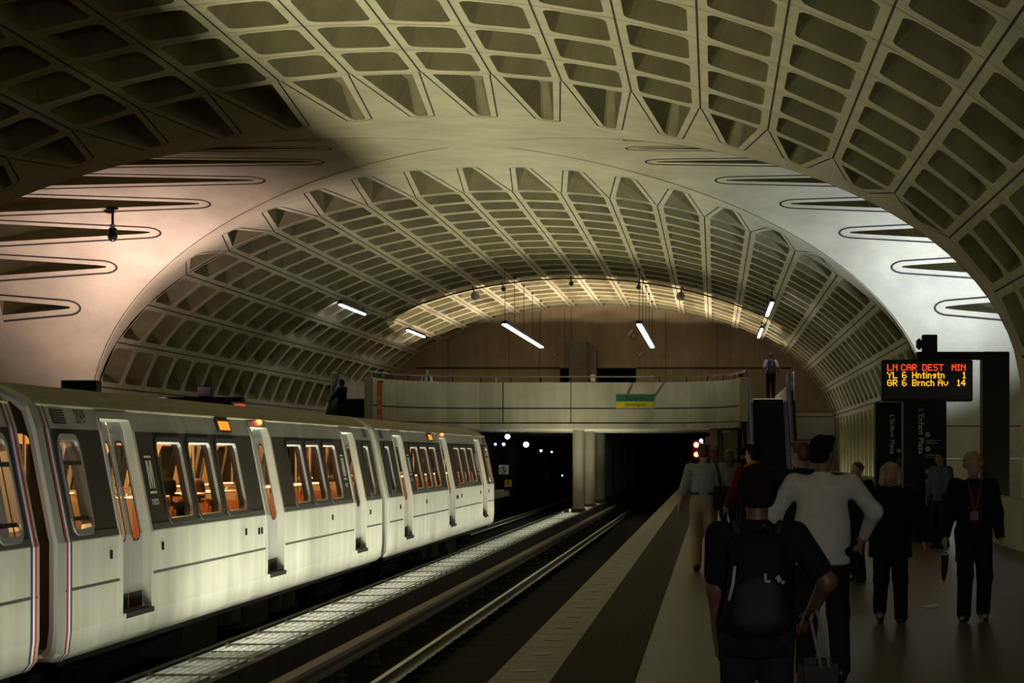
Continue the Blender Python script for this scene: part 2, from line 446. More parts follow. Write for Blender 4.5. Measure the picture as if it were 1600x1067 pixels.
# end wall above the mezzanine, with its openings
def end_wall():
    mb = MB(); us = np.linspace(-PM.q-.0, PM.q, 61)
    arc = [(XC+PM.P(u)[0]*1.02, PM.P(u)[1]+.12) for u in us]
    outer = [(XC-AX-.3, 3.6)] + arc + [(XC+AX+.3, 3.6)]
    def r(p0, p1): a = at(*p0, YEND); b = at(*p1, YEND); return (a[0], b[0], 3.71, a[2])
    h1 = r((875, 575), (889, 597)); h2 = r((933, 575), (994, 597))
    hs = [[(h[0], h[2]), (h[1], h[2]), (h[1], h[3]), (h[0], h[3])] for h in (h1, h2)]
    mb.sheet(outer, lambda a, b: (a, YEND, b), holes=hs)
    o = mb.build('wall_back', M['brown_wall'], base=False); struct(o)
    jb = MB()
    for (pa, pb) in (((650, 575), (875, 575)), ((994, 575), (1236, 575))):
        a, b = at(*pa, YEND-.02), at(*pb, YEND-.02); jb.box(a[0], b[0], YEND-.02, YEND-.005, a[2]-.05, a[2]+.05)
    for px in (700, 795, 843, 882, 893, 1040, 1120):
        a = at(px, 500, YEND-.02); jb.box(a[0]-.012, a[0]+.012, YEND-.012, YEND-.002, 5.2, PM.P(PM.s_of_x(min(abs(a[0]-XC), 11)))[1]-.1)
    jb.build('joint_lines', M['joint'], parent=o)
    nb = MB()
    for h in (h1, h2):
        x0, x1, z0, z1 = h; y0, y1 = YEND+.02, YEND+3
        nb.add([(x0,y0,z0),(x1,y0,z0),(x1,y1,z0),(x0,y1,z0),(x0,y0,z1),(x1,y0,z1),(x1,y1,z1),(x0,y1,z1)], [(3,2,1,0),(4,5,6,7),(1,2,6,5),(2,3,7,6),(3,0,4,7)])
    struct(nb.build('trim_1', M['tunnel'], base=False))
    # stepped shaft projecting from the wall
    kb = MB(); a = at(889, 533, YEND-1.2); b = at(917, 600, YEND-1.2); c = at(932, 546, YEND-1.0)
    kb.box(a[0], b[0], YEND-1.2, YEND-.01, 3.7, a[2]); kb.box(b[0]+.001, c[0], YEND-1.0, YEND-.01, 3.7, c[2])
    tag(kb.build('concrete_shaft', M['dark_concrete']), 'dark stepped concrete shaft standing against the brown end wall of the mezzanine', 'shaft')
end_wall()
# world end caps
mb = MB(); mb.sheet([(XC-AX-.6, -1.4), (XC+AX+.6, -1.4), (XC+AX+.6, 9.8), (XC-AX-.6, 9.8)], lambda a, b: (a, NEAR0, b))
struct(mb.build('wall_front', M['smooth_concrete'], base=False))
# ------------------------------------------------------------------ floor, tracks, platforms
EDGE = -1.64; EDGE2 = -9.38; PX = 5.2; MED = -5.5
Y0 = NEAR0+.05
def slab(name, x0, x1, y0, y1, z0, z1, m): 
    b = MB(); b.box(x0, x1, y0, y1, z0, z1); o = b.build(name, m); return struct(o)
slab('floor', XC-17.2, XC+17.2, NEAR0, 190, -1.45, -1.25, M['trackbed'])
# the platform we stand on: tile field, brown tactile strip, granite edge
pb = MB(); pb.box(EDGE+.12, XC+17.1, Y0, YEND-.06, -.30, -.012); pb.box(EDGE+.6, EDGE+.75, Y0, 120, -1.25, -.30)
o = pb.build('floor', M['dark_concrete']); struct(o)
t = MB(); t.box(-.57, XC+17.1, Y0, YEND-.06, -.012, 0); t.build('tile_field', M['floor'], parent=o)
t = MB(); t.box(-1.19, -.57, Y0, 120, -.012, .002); t.build('tactile_strip', M['tactile'], parent=o)
t = MB(); t.box(EDGE, -1.19, Y0, 120, -.11, .0); t.build('granite_edge', M['granite'], parent=o)
# slab joints of the granite
t = MB()
for k in range(70):
    y = 10+k*1.5; t.box(EDGE+.002, -1.192, y-.006, y+.006, -.001, .0006)
t.build('edge_joints', M['joint'], parent=o)
pb = MB(); pb.box(XC-17.1, EDGE2, Y0, 110, -.30, 0); o2 = pb.build('floor', M['dark_concrete']); struct(o2)
t = MB(); t.box(EDGE2-.45, EDGE2+.003, Y0, 110.003, -.30, .003); t.build('granite_edge', M['granite'], parent=o2)
# flush lights set in the granite edge
for k in range(34):
    b = MB(); y = 13+k*1.5; b.lathe([(.075, 0), (.085, .003), (.07, .006), (.02, .007)], (-1.42, y+.75, .0), 14)
    tag(b.build('edge_light', M['edge_lens'], smooth=True), 'small round unlit edge light set flush in the granite platform edge', 'edge light', 'flush lights along the platform edge')
# running rails, ties, third rail
def rail(x, label, y1=170):
    b = MB()
    p = [(-.065,0),(.065,0),(.065,.012),(.012,.03),(.012,.115),(.036,.125),(.036,.155),(.028,.16),(-.028,.16),(-.036,.155),(-.036,.125),(-.012,.115),(-.012,.03),(-.065,.012)]
    b.prism([(x+a, -1.19+c) for a, c in p], Y0, y1, 'y')
    tag(b.build('running_rail', M['rail']), label, 'rail')
rail(-4.0, 'shiny running rail of the empty track, next to the third rail cover')
rail(-2.555, 'running rail of the empty track, close below the platform edge')
rail(-7.035, 'running rail under the near side of the train')
rail(-8.465, 'running rail under the far side of the train')
for k in range(62):                            # fasteners that hold the far rail to the concrete bed
    y = 24+k*1.1
    b = MB(); b.bbox(-4.22, -3.78, y-.13, y+.13, -1.25, -1.205, .012); b.bbox(-4.15, -4.075, y-.05, y+.05, -1.205, -1.155, .012); b.bbox(-3.925, -3.85, y-.05, y+.05, -1.205, -1.155, .012)
    tag(b.build('rail_fastener', M['trackbed']), 'dark steel fastener plate under the shiny running rail of the empty track', 'rail fastener', 'rail fasteners of the empty track')
t3 = thing('third_rail', 'long third rail with a dusty cover board, right of the lit median strip', 'third rail', (-4.68, 20, -1.25))
b = MB(); b.prism([(-4.80,-.84),(-4.77,-.80),(-4.60,-.80),(-4.57,-.84),(-4.57,-.90),(-4.59,-.90),(-4.60,-.83),(-4.77,-.83),(-4.78,-.90),(-4.80,-.90)], Y0, 150, 'y')
b.build('cover_board', mat('cover_board', (.085,.075,.055), .6, noise=.3, scale=2), parent=t3)
b = MB(); b.box(-4.73, -4.64, Y0, 150, -1.02, -.92); b.build('conductor_rail', M['steel'], parent=t3)
for k in range(40):
    y = 12+k*3; b = MB(); b.lathe([(.09,0),(.09,.05),(.05,.08),(.09,.12),(.05,.16),(.07,.23)], (-4.685, y, -1.25), 10)
    b.box(-4.80, -4.75, y-.05, y+.05, -1.25, -.83); b.build('insulator', M['rust'], parent=t3)
# lit median between the tracks: a trough with lamps under black gratings
med = MB()
med.box(-5.98, -5.90, Y0, 114.4, -1.25, -.63); med.box(-5.10, -5.02, Y0, 114.4, -1.25, -.63); med.box(-5.90, -5.10, Y0, 114.4, -1.25, -1.0)
struct(med.build('trim_2', M['kerb']))
npan = 0
y = 9.0
words = ['first','second','third','fourth','fifth','sixth','seventh','eighth','ninth','tenth']
panels = []
while y < 113.0:
    if not (57.0 < y < 58.9 or 92.5 < y < 97.2 or 103 < y < 106.2): panels.append(y)
    y += 2.0
for i, y in enumerate(panels):
    b = MB()
    for k in range(9):
        x = -5.87+k*.0925; b.box(x-.006, x+.006, y+.05, y+1.93, -.695, -.65)
    b.box(-5.9, -5.1, y+.93, y+.95, -.668, -.648)
    b.box(-5.9, -5.1, y+.03, y+.06, -.70, -.648); b.box(-5.9, -5.1, y+1.76, y+1.99, -.70, -.646)  # wide dark end plate stands in for the shadow bands across the strip
    tag(b.build('median_grating', M['grate']), 'lit steel grating panel over the median lamps between the tracks', 'grating', 'gratings over the median lamps')
# parapets behind both platforms
def parapet(nm, x0, x1, ya, yb):
    b = MB(); b.box(x0, x1, ya, yb, 0, .82); b.box(x0-.04, x1+.04, ya, yb, .82, .87); struct(b.build(nm, M['bridge']))
parapet('trim_3', PX, PX+.18, Y0, YC-AT); parapet('trim_4', PX, PX+.18, YC+AT, 119)
parapet('trim_5', XC-11.0, XC-10.8, Y0, 104)
b = MB(); b.box(XC+11.9, XC+17.1, YC+AT-1.2, YC+AT-1.0, 0, .82); struct(b.build('trim_6', M['bridge']))
# handrail along the arm of the crossing at the right
r = thing('handrail', 'thin steel handrail on the concrete wall at the right edge, past the dark sign post', 'handrail', (8, YC+AT-1.1, .8))
b = MB(); b.tube([(XC+12.2, YC+AT-1.1, 1.48), (XC+17, YC+AT-1.1, 1.48)], .03, 8); b.build('rail', M['steel'], parent=r)
for k in range(4):
    b = MB(); x = XC+12.4+k*1.4; b.tube([(x, YC+AT-1.1, .82), (x, YC+AT-1.1, 1.48)], .022, 8); b.build('post', M['steel'], parent=r)

# ------------------------------------------------------------------ mezzanine bridge
MF = 3.7; ZB, ZL, ZJ, ZT = 2.60, 2.79, 3.38, 4.38
front = [(-12.2,85.5),(-12.15,87.2),(-11.85,88.8),(-11.2,90.3),(-10.2,91.4),(-9.0,92.0),(-2.3,92.0),(-1.0,91.4),(0.0,90.3),(.62,88.8),(.90,87.2),(.95,85.5)]
def offset(pl, d):
    out = []
    for i in range(len(pl)):
        a = Vector(pl[max(i-1, 0)]); c = Vector(pl[min(i+1, len(pl)-1)]); t = (c-a).normalized(); n = Vector((-t.y, t.x))
        out.append((pl[i][0]+n.x*d, pl[i][1]+n.y*d))
    return out
back = offset(front, .28); lip = offset(front, -.06)
sl = MB()
poly = front + [(.95, 91.4), (3.1, 91.4), (6.25, 91.4), (6.25, YEND), (-18.05, YEND), (-18.05, 91.4), (-12.2, 91.4)]
# slab outline: main deck plus the two curved wings
deck = [(-14.45,91.6),(-12.25,91.6)] + front + [(.98,91.6),(3.1,91.6),(3.1,YEND),(-14.45,YEND)]
sl.sheet(deck, lambda a, c: (a, c, MF)); sl.sheet(deck, lambda a, c: (a, c, ZB+.02))
n = len(deck)
sl.add([(p[0],p[1],ZB+.02) for p in deck]+[(p[0],p[1],MF) for p in deck], [(i,(i+1)%n,n+(i+1)%n,n+i) for i in range(n)])
dk = sl.build('floor', M['bridge'], fix=True); struct(dk)
pr = MB()
def wallstrip(mb, A, B, z0, z1, mi=0):
    n = len(A); v = [(p[0],p[1],z0) for p in A]+[(p[0],p[1],z1) for p in A]+[(p[0],p[1],z0) for p in B]+[(p[0],p[1],z1) for p in B]
    f = []
    for i in range(n-1):
        f += [(i,i+1,n+i+1,n+i),(2*n+i,3*n+i,3*n+i+1,2*n+i+1),(n+i,n+i+1,3*n+i+1,3*n+i),(i,2*n+i,2*n+i+1,i+1)]
    f += [(0,n,3*n,2*n),(n-1,3*n-1,4*n-1,2*n-1)]
    mb.add(v, f, mi)
f1 = offset(front, -.03)
wallstrip(pr, f1, back, ZL, ZT); wallstrip(pr, lip, front, ZB, ZL)
par = pr.build('trim_7', M['bridge'], fix=True); struct(par, )
jb = MB(); f2 = offset(front, -.036)
wallstrip(jb, f2, f1, ZJ-.025, ZJ+.025); wallstrip(jb, f2, f1, ZL+.02, ZL+.05)
for px in (690, 786, 892, 1082):
    a = at(px, 600, 91.95); jb.box(a[0]-.018, a[0]+.018, 91.955, 91.98, ZL, ZT)
jb.build('joint_lines', M['joint'], parent=par)
# side pieces right and left of the escalators
b = MB(); b.box(2.95, 3.1, 91.7, YEND-.02, MF, ZT); struct(b.build('trim_8', M['bridge']))
b = MB(); b.box(-14.45, -14.3, 91.7, YEND-.02, MF, ZT); struct(b.build('trim_9', M['bridge']))
b = MB(); b.box(3.1, 6.3, YEND-.05, YEND-.0, -.3, 3.75); o = struct(b.build('wall_back', M['bridge']))
jj = MB()
for z in (3.55, 2.35): jj.box(3.11, 6.2, YEND-.06, YEND-.051, z-.025, z+.025)
jj.build('joint_lines', M['joint'], parent=o)
b = MB(); b.box(2.9, 3.1, 92.3, YEND-.06, 0, ZB); struct(b.build('wall_right', M['bridge']))
# railing on the parapet
rl = thing('parapet_railing', 'slim metal railing running along the top of the mezzanine parapet', 'railing', (-5.6, 92, ZT))
mid = offset(front, .14)
def smooth_path(p, n=6):
    out = []
    for i in range(len(p)-1):
        for k in range(n): t = k/n; out.append((p[i][0]*(1-t)+p[i+1][0]*t, p[i][1]*(1-t)+p[i+1][1]*t))
    return out+[p[-1]]
b = MB(); b.tube([(p[0],p[1],ZT+.22) for p in mid], .03, 8); b.build('top_rail', M['chrome'], parent=rl)
L = smooth_path(mid, 2)
acc = 0; last = None
for i in range(len(L)-1):
    a, c = Vector(L[i]), Vector(L[i+1]); seg = (c-a).length; t = 0
    while acc + (seg - t) >= 1.15:
        t += 1.15-acc; acc = 0; p = a+(c-a)*(t/seg)
        q = MB(); q.box(p.x-.02, p.x+.02, p.y-.02, p.y+.02, ZT-.01, ZT+.21); q.build('post', M['black'], parent=rl)
    acc += seg-t
# columns on the median
ords = ['nearest', 'second nearest', 'third', 'fourth', 'fifth', 'sixth', 'seventh']
for i, y in enumerate((96.6, 105.5, 115, 125, 136, 147, 160)):
    c = thing('support_column', 'concrete column on the median under the mezzanine, %s from the camera' % ords[i], 'column', (-5.45, y, -1.25), 'columns under the mezzanine')
    b = MB(); b.lathe([(.24, 0), (.24, ZB+1.25)], (-5.45, y, -1.25), 28); b.build('shaft', M['bridge'], parent=c, smooth=False)
    b = MB(); b.lathe([(.30, 0), (.30, .66), (.26, .68)], (-5.45, y, -1.25), 20); b.build('plinth', M['kerb'], parent=c)
# tunnel beyond
b = MB(); b.box(-18.05, 6.25, YEND+.0, 190, ZB+.02, ZB+.3); struct(b.build('ceiling', M['tunnel']))
b = MB(); b.box(-10.6, -10.4, 110.2, 190, -1.25, ZB); struct(b.build('wall_left', M['tunnel']))
b = MB(); b.box(-1.0, -.85, 120.2, 190, -1.25, ZB); struct(b.build('wall_right', M['tunnel']))
b = MB(); b.box(-18, 6.2, 190, 190.2, -1.25, ZB+.2); struct(b.build('wall_back', M['tunnel']))
# service room under the mezzanine at the platform end
sr = MB(); sr.box(-.15, .93, 93.2, 110, 0, ZB); struct(sr.build('wall_back', M['bridge']))
for (x0, x1, y0, y1, mm, nm, lb) in ((1103, 1120, 682.5, 694.5, 'sign_grey', 'notice_board', 'pale grey notice board on the wall under the mezzanine right of the signal lights'),
                             (1104.5, 1119, 703, 716, 'sign_red', 'notice_board', 'dark red notice on the wall under the mezzanine, below the grey one'),
                             (1129, 1141, 672.5, 676, 'sign_white', 'wall_lamp', 'narrow pale wall lamp high on the wall left of the right escalator')):
    a = at(x0, y1, 93.1); c = at(x1, y0, 93.1); w = thing(nm, lb, 'notice' if nm != 'wall_lamp' else 'lamp', (a[0], 93.1, a[2]))
    q = MB(); q.bbox(a[0], c[0], 93.08, 93.19, a[2], c[2], .015); q.build('panel', M[mm], parent=w)
    q = MB()
    if mm == 'sign_red':
        q.box(a[0]+.12, c[0]-.12, 93.07, 93.079, (a[2]+c[2])/2+.02, (a[2]+c[2])/2+.05); q.box((a[0]+c[0])/2-.015, (a[0]+c[0])/2+.015, 93.07, 93.079, a[2]+.1, c[2]-.08)
        q.build('marks', M['letter'], parent=w)
    else:
        q.box(a[0]-.02, c[0]+.02, 93.10, 93.195, a[2]-.02, c[2]+.02); q.build('frame', M['steel'], parent=w)
for px in (1122, 1128.5): 
    a = at(px, 700, 93.15); q = MB(); q.box(a[0]-.04, a[0]+.04, 93.12, 93.19, 0, ZB)
    tag(q.build('wall_post', M['dark_concrete']), 'dark post on the wall under the mezzanine, %s of the pair' % ('left' if px < 1125 else 'right'), 'post')
# platform-end signal
sg = thing('track_signal', 'track signal with two red lights and a small blue light at the platform end', 'signal', (at(1088, 700, 94)[0], 94, 0))
x = at(1088, 700, 94)[0]
b = MB(); b.tube([(x, 94.12, 0), (x, 94.12, 2.1)], .05, 8); b.build('post', M['black'], parent=sg)
b = MB(); b.bbox(x-.17, x+.17, 93.95, 94.1, 1.4, 2.2, .03); b.build('signal_head', M['black'], parent=sg)
for py, rr, k in ((695, .10, 'signal_red'), (710, .09, 'signal_red')):
    p = at(1088, py, 93.9); b = MB(); b.lathe([(rr, 0), (rr*.8, -.04), (.01, -.055)], p, 16, 'y'); b.build('red_lens', M[k], parent=sg, smooth=True)
p = at(1095.5, 688.5, 93.9); b = MB(); b.sphere(p, .075, 12); b.build('blue_lens', M['signal_blue'], parent=sg, smooth=True)
p = at(1097, 692.5, 93.9); b = MB(); b.sphere(p, .035, 10); b.build('white_lens', M['white_lamp'], parent=sg, smooth=True)
b = MB(); q = at(1096, 690, 93.98); b.tube([(x+.1, 94.05, 1.9), (q[0], 93.98, q[2]+.1), (q[0], 93.95, q[2]-.1)], .02, 6); b.build('bracket', M['black'], parent=sg)
# tunnel lamps over the far track
def hang_lamp(px, py, Y, r, m, lb, nm='tunnel_lamp', cat='lamp'):
    p = at(px, py, Y); t = thing(nm, lb, cat, p)
    b = MB(); b.sphere(p, r, 12); b.build('bulb', M[m], parent=t, smooth=True)
    b = MB(); b.tube([(p[0], p[1]+.03, p[2]+r*.8), (p[0], p[1]+.05, ZB+.02)], .018, 6); b.lathe([(r*.5, 0), (r*.7, r*.5), (r*.4, r*.9)], (p[0], p[1], p[2]+r*.6), 10)
    b.build('stem', M['black'], parent=t)
hang_lamp(793, 682, 104, .11, 'white_lamp', 'bright white tunnel lamp, upper left of the pair behind the end of the train')
hang_lamp(822, 694.5, 106, .12, 'white_lamp', 'bright white tunnel lamp, lower right of the pair behind the end of the train')
hang_lamp(774, 694, 106, .06, 'signal_blue', 'small dim blue lamp closest to the end of the train')
hang_lamp(787, 694, 105, .075, 'signal_blue', 'small blue lamp just under the upper white tunnel lamp')
hang_lamp(845, 704, 125, .06, 'white_lamp', 'tiny violet-white lamp far down the left tunnel')
hang_lamp(862, 706, 135, .05, 'pale_lamp', 'tiny yellowish lamp far down the left tunnel')
hang_lamp(878.5, 743, 150, .03, 'white_lamp', 'tiny pinpoint light low in the left tunnel')
# signs on the end of the far platform
def post_sign(cx, cy, w, h, Y, plate, lb, fn):
    p = at(cx, cy, Y); t = thing('track_sign', lb, 'sign', (p[0], Y, 0))
    b = MB(); b.bbox(p[0]-w/2, p[0]+w/2, Y-.02, Y+.02, p[2]-h/2, p[2]+h/2, .01); b.build('plate', M[plate], parent=t)
    fn(p, t); return t, p
def no_walk(p, t):
    b = MB(); n = 24; R = .15; q = []
    for k in range(n):
        a = 2*PI*k/n; q += [(p[0]+R*math.cos(a), p[1]-.024, p[2]+.02+R*math.sin(a)), (p[0]+(R-.03)*math.cos(a), p[1]-.024, p[2]+.02+(R-.03)*math.sin(a))]
    b.add(q, [(2*k, 2*((k+1)%n), 2*((k+1)%n)+1, 2*k+1) for k in range(n)])
    b.obox((p[0], p[1]-.024, p[2]+.02), (.1, 0, -.1), (.012, 0, .012), (0, .001, 0))
    b.sphere((p[0]+.01, p[1]-.026, p[2]+.10), .028, 8); b.obox((p[0], p[1]-.026, p[2]+.02), (.025, 0, 0), (0, .002, 0), (0, 0, .06)); b.obox((p[0]+.03, p[1]-.026, p[2]-.06), (.03, 0, -.03), (.01, 0, .01), (0, .002, 0)); 
    b.box(p[0]-.15, p[0]+.15, p[1]-.025, p[1]-.023, p[2]-.19, p[2]-.16)
    b.build('pictogram', M['sign_black'], parent=t)
def eight(p, t):
    b = text_mb('8', .36, lambda x, y: (p[0]+x, p[1]-.024, p[2]+y)); b.build('numeral', M['sign_black'], parent=t)
t, p = post_sign(787, 734, .42, .42, 104.5, 'sign_white', 'square white no-walking sign on a post at the end of the far platform', no_walk)
b = MB(); b.tube([(p[0]+.05, 104.55, 0), (p[0]+.05, 104.55, p[2]+.15)], .03, 8); b.build('post', M['black'], parent=t)
t, p = post_sign(794, 755, .30, .30, 104.3, 'amber_plate' if 'amber_plate' in M else 'sign_yellow', 'small yellow sign with a black 8 below the white square sign', eight)
b = MB(); b.tube([(p[0], 104.35, 0), (p[0], 104.35, p[2]+.1)], .03, 8); b.build('post', M['black'], parent=t)
# ------------------------------------------------------------------ the train
TX = -7.75; C2 = 33.85; CPITCH = 22.85
YA, YB = 22.90, 44.72
PR = [(1.46,-.34),(1.525,-.26),(1.548,-.06),(1.55,.34),(1.55,.80),(1.535,.86),(1.335,1.90),(1.285,2.06),(1.26,2.13),(1.15,2.22),(.95,2.315),(.65,2.37),(.30,2.395),(0,2.40)]
PS = [0]
for i in range(1, len(PR)): PS.append(PS[-1]+math.hypot(PR[i][0]-PR[i-1][0], PR[i][1]-PR[i-1][1]))
def s_of_z(z): return float(np.interp(z, [p[1] for p in PR], PS))
def side_pt(side, s, y, d=0.0):
    i = max(1, min(len(PR)-1, int(np.searchsorted(PS, s)))); f = (s-PS[i-1])/(PS[i]-PS[i-1])
    x = PR[i-1][0]+f*(PR[i][0]-PR[i-1][0]); z = PR[i-1][1]+f*(PR[i][1]-PR[i-1][1])
    dx, dz = PR[i][0]-PR[i-1][0], PR[i][1]-PR[i-1][1]; l = math.hypot(dx, dz)
    nx, nz = dz/l, -dx/l
    return (TX+side*(x-nx*d), y, z-nz*d)
def sm(side, d=0.0): return lambda s, y: side_pt(side, s, y, d)
DOORS = [(25.08,26.34),(33.22,34.48),(41.36,42.62)]
WINS = [(27.35,28.70),(29.0,30.35),(30.65,32.0),(35.7,37.05),(37.35,38.7),(39.0,40.35)]
CABW = [(23.30,24.02)]; ENDW = [(43.5,44.2)]
SD0, SD1 = s_of_z(-.02), s_of_z(2.02)
SW0, SW1 = s_of_z(.90), s_of_z(1.80)
sl_ = s_of_z
BRK = [PS[k] for k in range(1, len(PS)-1)]
def winpoly(y0, y1, a=SW0, b=SW1, r=.12, g=0): return rrect(a-g, b+g, y0-g, y1+g, max(.02, r+g), 3)
def split_lines(y0, y1): return [[(s, y0), (s, y1)] for s in BRK]

def make_car():
    car = thing('subway_car', 'x', 'subway car', (TX, C2, -1.03), 'cars of the train')
    for side in (1, -1):
        holes = [[(SD0, a), (SD1, a), (SD1, b), (SD0, b)] for a, b in DOORS] + [winpoly(*w) for w in WINS+CABW+ENDW]
        if side < 0: pass
        b = MB()
        def mf(c): 
            s = c[0]
            return 1 if s_of_z(.86) < s < s_of_z(1.90) else (2 if s > s_of_z(2.13) else 0)
        b.sheet([(0,YA),(PS[-1],YA),(PS[-1],YB),(0,YB)], sm(side), holes=holes, lines=split_lines(YA, YB), mfun=mf)
        b.build('body_side', [M['white_panel'], M['brown_panel'], M['roof']], parent=car, fix=False)
        b = MB(); s0, s1 = s_of_z(0), s_of_z(2.05)
        holes2 = [[(s0+.001, a), (SD1, a), (SD1, e), (s0+.001, e)] for a, e in DOORS] + [winpoly(*w) for w in WINS+CABW+ENDW]
        b.sheet([(s0,YA+.1),(s1,YA+.1),(s1,YB-.1),(s0,YB-.1)], sm(side, .10), holes=holes2, lines=[[(s, YA+.1), (s, YB-.1)] for s in BRK if s0 < s < s1])
        b.build('lining', M['cream'], parent=car, fix=False)
        for wi, w in enumerate(WINS+CABW+ENDW):
            p = winpoly(*w); po = winpoly(*w, g=.05); pi = winpoly(*w, g=-.012); n = len(p); b = MB()
            A = [side_pt(side, q[0], q[1], -.014) for q in po]; B = [side_pt(side, q[0], q[1], -.014) for q in pi]
            C = [side_pt(side, q[0], q[1], .10) for q in pi]; D = [side_pt(side, q[0], q[1], .0) for q in po]
            b.add(A+B+C+D, [(i,(i+1)%n,n+(i+1)%n,n+i) for i in range(n)]+[(n+i,n+(i+1)%n,2*n+(i+1)%n,2*n+i) for i in range(n)]+[(3*n+i,3*n+(i+1)%n,(i+1)%n,i) for i in range(n)])
            iscab = w in CABW
            wo = b.build('window', M['rubber'] if not iscab else M['steel'], parent=car, fix=False)
            b = MB(); b.add([side_pt(side, q[0], q[1], .035) for q in pi], [tuple(range(n))]); b.build('pane', M['window'], parent=wo, fix=False)
            b = MB()
            if iscab:
                for z in (1.56,): b.add([side_pt(side, s_of_z(z+e), w[k], .02-.03*j) for e in (-.02,.02) for k in (0,1) for j in (0,1)], [(0,1,3,2),(4,5,7,6),(0,2,6,4),(1,3,7,5)])
                for y in (23.45,): b.add([side_pt(side, s, y+e, .02) for s in (SW0, SW1) for e in (-.02,.02)], [(0,1,3,2)])
                for z in (1.02,): b.add([side_pt(side, s_of_z(z+e), w[k], .02) for e in (-.02,.02) for k in (0,1)], [(0,1,3,2)])
                b.build('window_bar', M['black'], parent=wo, fix=False)
            else:                                  # light lip inside the gasket
                pj = winpoly(*w, g=-.03)
                A = [side_pt(side, q[0], q[1], -.004) for q in pi]; B = [side_pt(side, q[0], q[1], .03) for q in pj]
                b.add(A+B, [(i,(i+1)%n,n+(i+1)%n,n+i) for i in range(n)]); b.build('window_lip', M['silver'], parent=wo, fix=False)
        for a, e in DOORS:
            ss = [SD0]+[s for s in BRK if SD0 < s < SD1]+[SD1]
            b = MB()
            path = [(s, a) for s in ss] + [(s, e) for s in reversed(ss)]
            A = [side_pt(side, q[0], q[1], -.015) for q in path]; B = [side_pt(side, q[0], q[1], .085) for q in path]
            m = len(path)
            b.add(A+B, [(i, i+1, m+i+1, m+i) for i in range(m-1)])
            g = .10; out = [(s, a-g) for s in ss[:-1]]+[(SD1+.02, a-g+.03),(SD1+.07, a-.02)]+[(SD1+.07, e+.02),(SD1+.02, e+g-.03)]+[(s, e+g) for s in reversed(ss[:-1])]
            inn = [(s, a) for s in ss[:-1]]+[(SD1-.001, a),(SD1, a+.02)]+[(SD1, e-.02),(SD1-.001, e)]+[(s, e) for s in reversed(ss[:-1])]
            k = len(out)
            O = [side_pt(side, q[0], q[1], -.015) for q in out]; I = [side_pt(side, q[0], q[1], -.015) for q in inn]; O2 = [side_pt(side, q[0], q[1], .0) for q in out]
            b.add(O+I+O2, [(i,i+1,k+i+1,k+i) for i in range(k-1)]+[(2*k+i,2*k+i+1,i+1,i) for i in range(k-1)])
            fr = b.build('door_frame', M['white_panel'], parent=car, fix=False)
            b = MB(); b.add([side_pt(side, SD0+.0, a, -.05), side_pt(side, SD0, e, -.05), side_pt(side, SD0, e, .16), side_pt(side, SD0, a, .16), side_pt(side, SD0-.05, a, -.05), side_pt(side, SD0-.05, e, -.05)], [(0,1,2,3),(0,1,5,4)])
            b.build('sill', M['black'], parent=fr, fix=False)
            mid = (a+e)/2
            for y0, y1 in ((a+.004, mid-.006), (mid+.006, e-.004)):
                wp = rrect(s_of_z(.72), s_of_z(1.80), y0+.13, y1-.13, .11, 3)
                b = MB(); sb = SD0+.02; sk = s_of_z(.16)  # below sk the leaf is black: shade of the door recess put into colour
                b.sheet([(sb,y0),(SD1,y0),(SD1,y1),(sb,y1)], sm(side, .085), holes=[wp], lines=[[(s, y0), (s, y1)] for s in ss[1:-1]+[sk]], mfun=lambda c: 1 if c[0] < sk else 0)
                dl = b.build('door_leaf', [M['silver'], M['rubber']], parent=car, fix=False)
                n = len(wp); cx = (s_of_z(.72)+s_of_z(1.80))/2; cy = (y0+y1)/2
                b = MB(); wi = [(cx+(q[0]-cx)*.975, cy+(q[1]-cy)*.88) for q in wp]; wo2 = [(cx+(q[0]-cx)*1.02, cy+(q[1]-cy)*1.1) for q in wp]
                b.add([side_pt(side, q[0], q[1], .078) for q in wo2]+[side_pt(side, q[0], q[1], .078) for q in wi], [(i,(i+1)%n,n+(i+1)%n,n+i) for i in range(n)])
                b.build('gasket', M['rubber'], parent=dl, fix=False)
                b = MB()
                # pane follows the tilt of the side in two bends
                b.sheet(wp, sm(side, .095), lines=[[(s, y0), (s, y1)] for s in BRK if s_of_z(.72) < s < s_of_z(1.8)])
                b.build('pane', M['window'], parent=dl, fix=False)
        # panel seams
        b = MB()
        cuts = sorted([x for d in DOORS for x in (d[0]-.1, d[1]+.1)]+[YA, YB])
        for i in range(0, len(cuts), 2):
            y0, y1 = cuts[i], cuts[i+1]
            for z, h in ((.34, .012), (.845, .035)):
                b.add([side_pt(side, s_of_z(z-h), y0, -.003), side_pt(side, s_of_z(z-h), y1, -.003), side_pt(side, s_of_z(z+h), y1, -.003), side_pt(side, s_of_z(z+h), y0, -.003)], [(0,1,2,3)])
        b.build('panel_seams', M['joint'], parent=car, fix=False)
        # gutter
        b = MB(); b.tube([side_pt(side, s_of_z(2.13), YA, -.005), side_pt(side, s_of_z(2.13), YB, -.005)], .016, 6); b.build('rain_gutter', M['roof'], parent=car)
        # small handles and locks on the panels
        b = MB()
        for y, z in ((24.6, .62), (26.9, .62), (31.7, .62), (32.6, .6), (32.8, .6), (38.9, .62), (43.2, .6)):
            b.obox(side_pt(side, s_of_z(z), y, -.012), (.012,0,0), (0,.012,0), (0,0,.045))
        b.build('panel_latches', M['black'], parent=car)
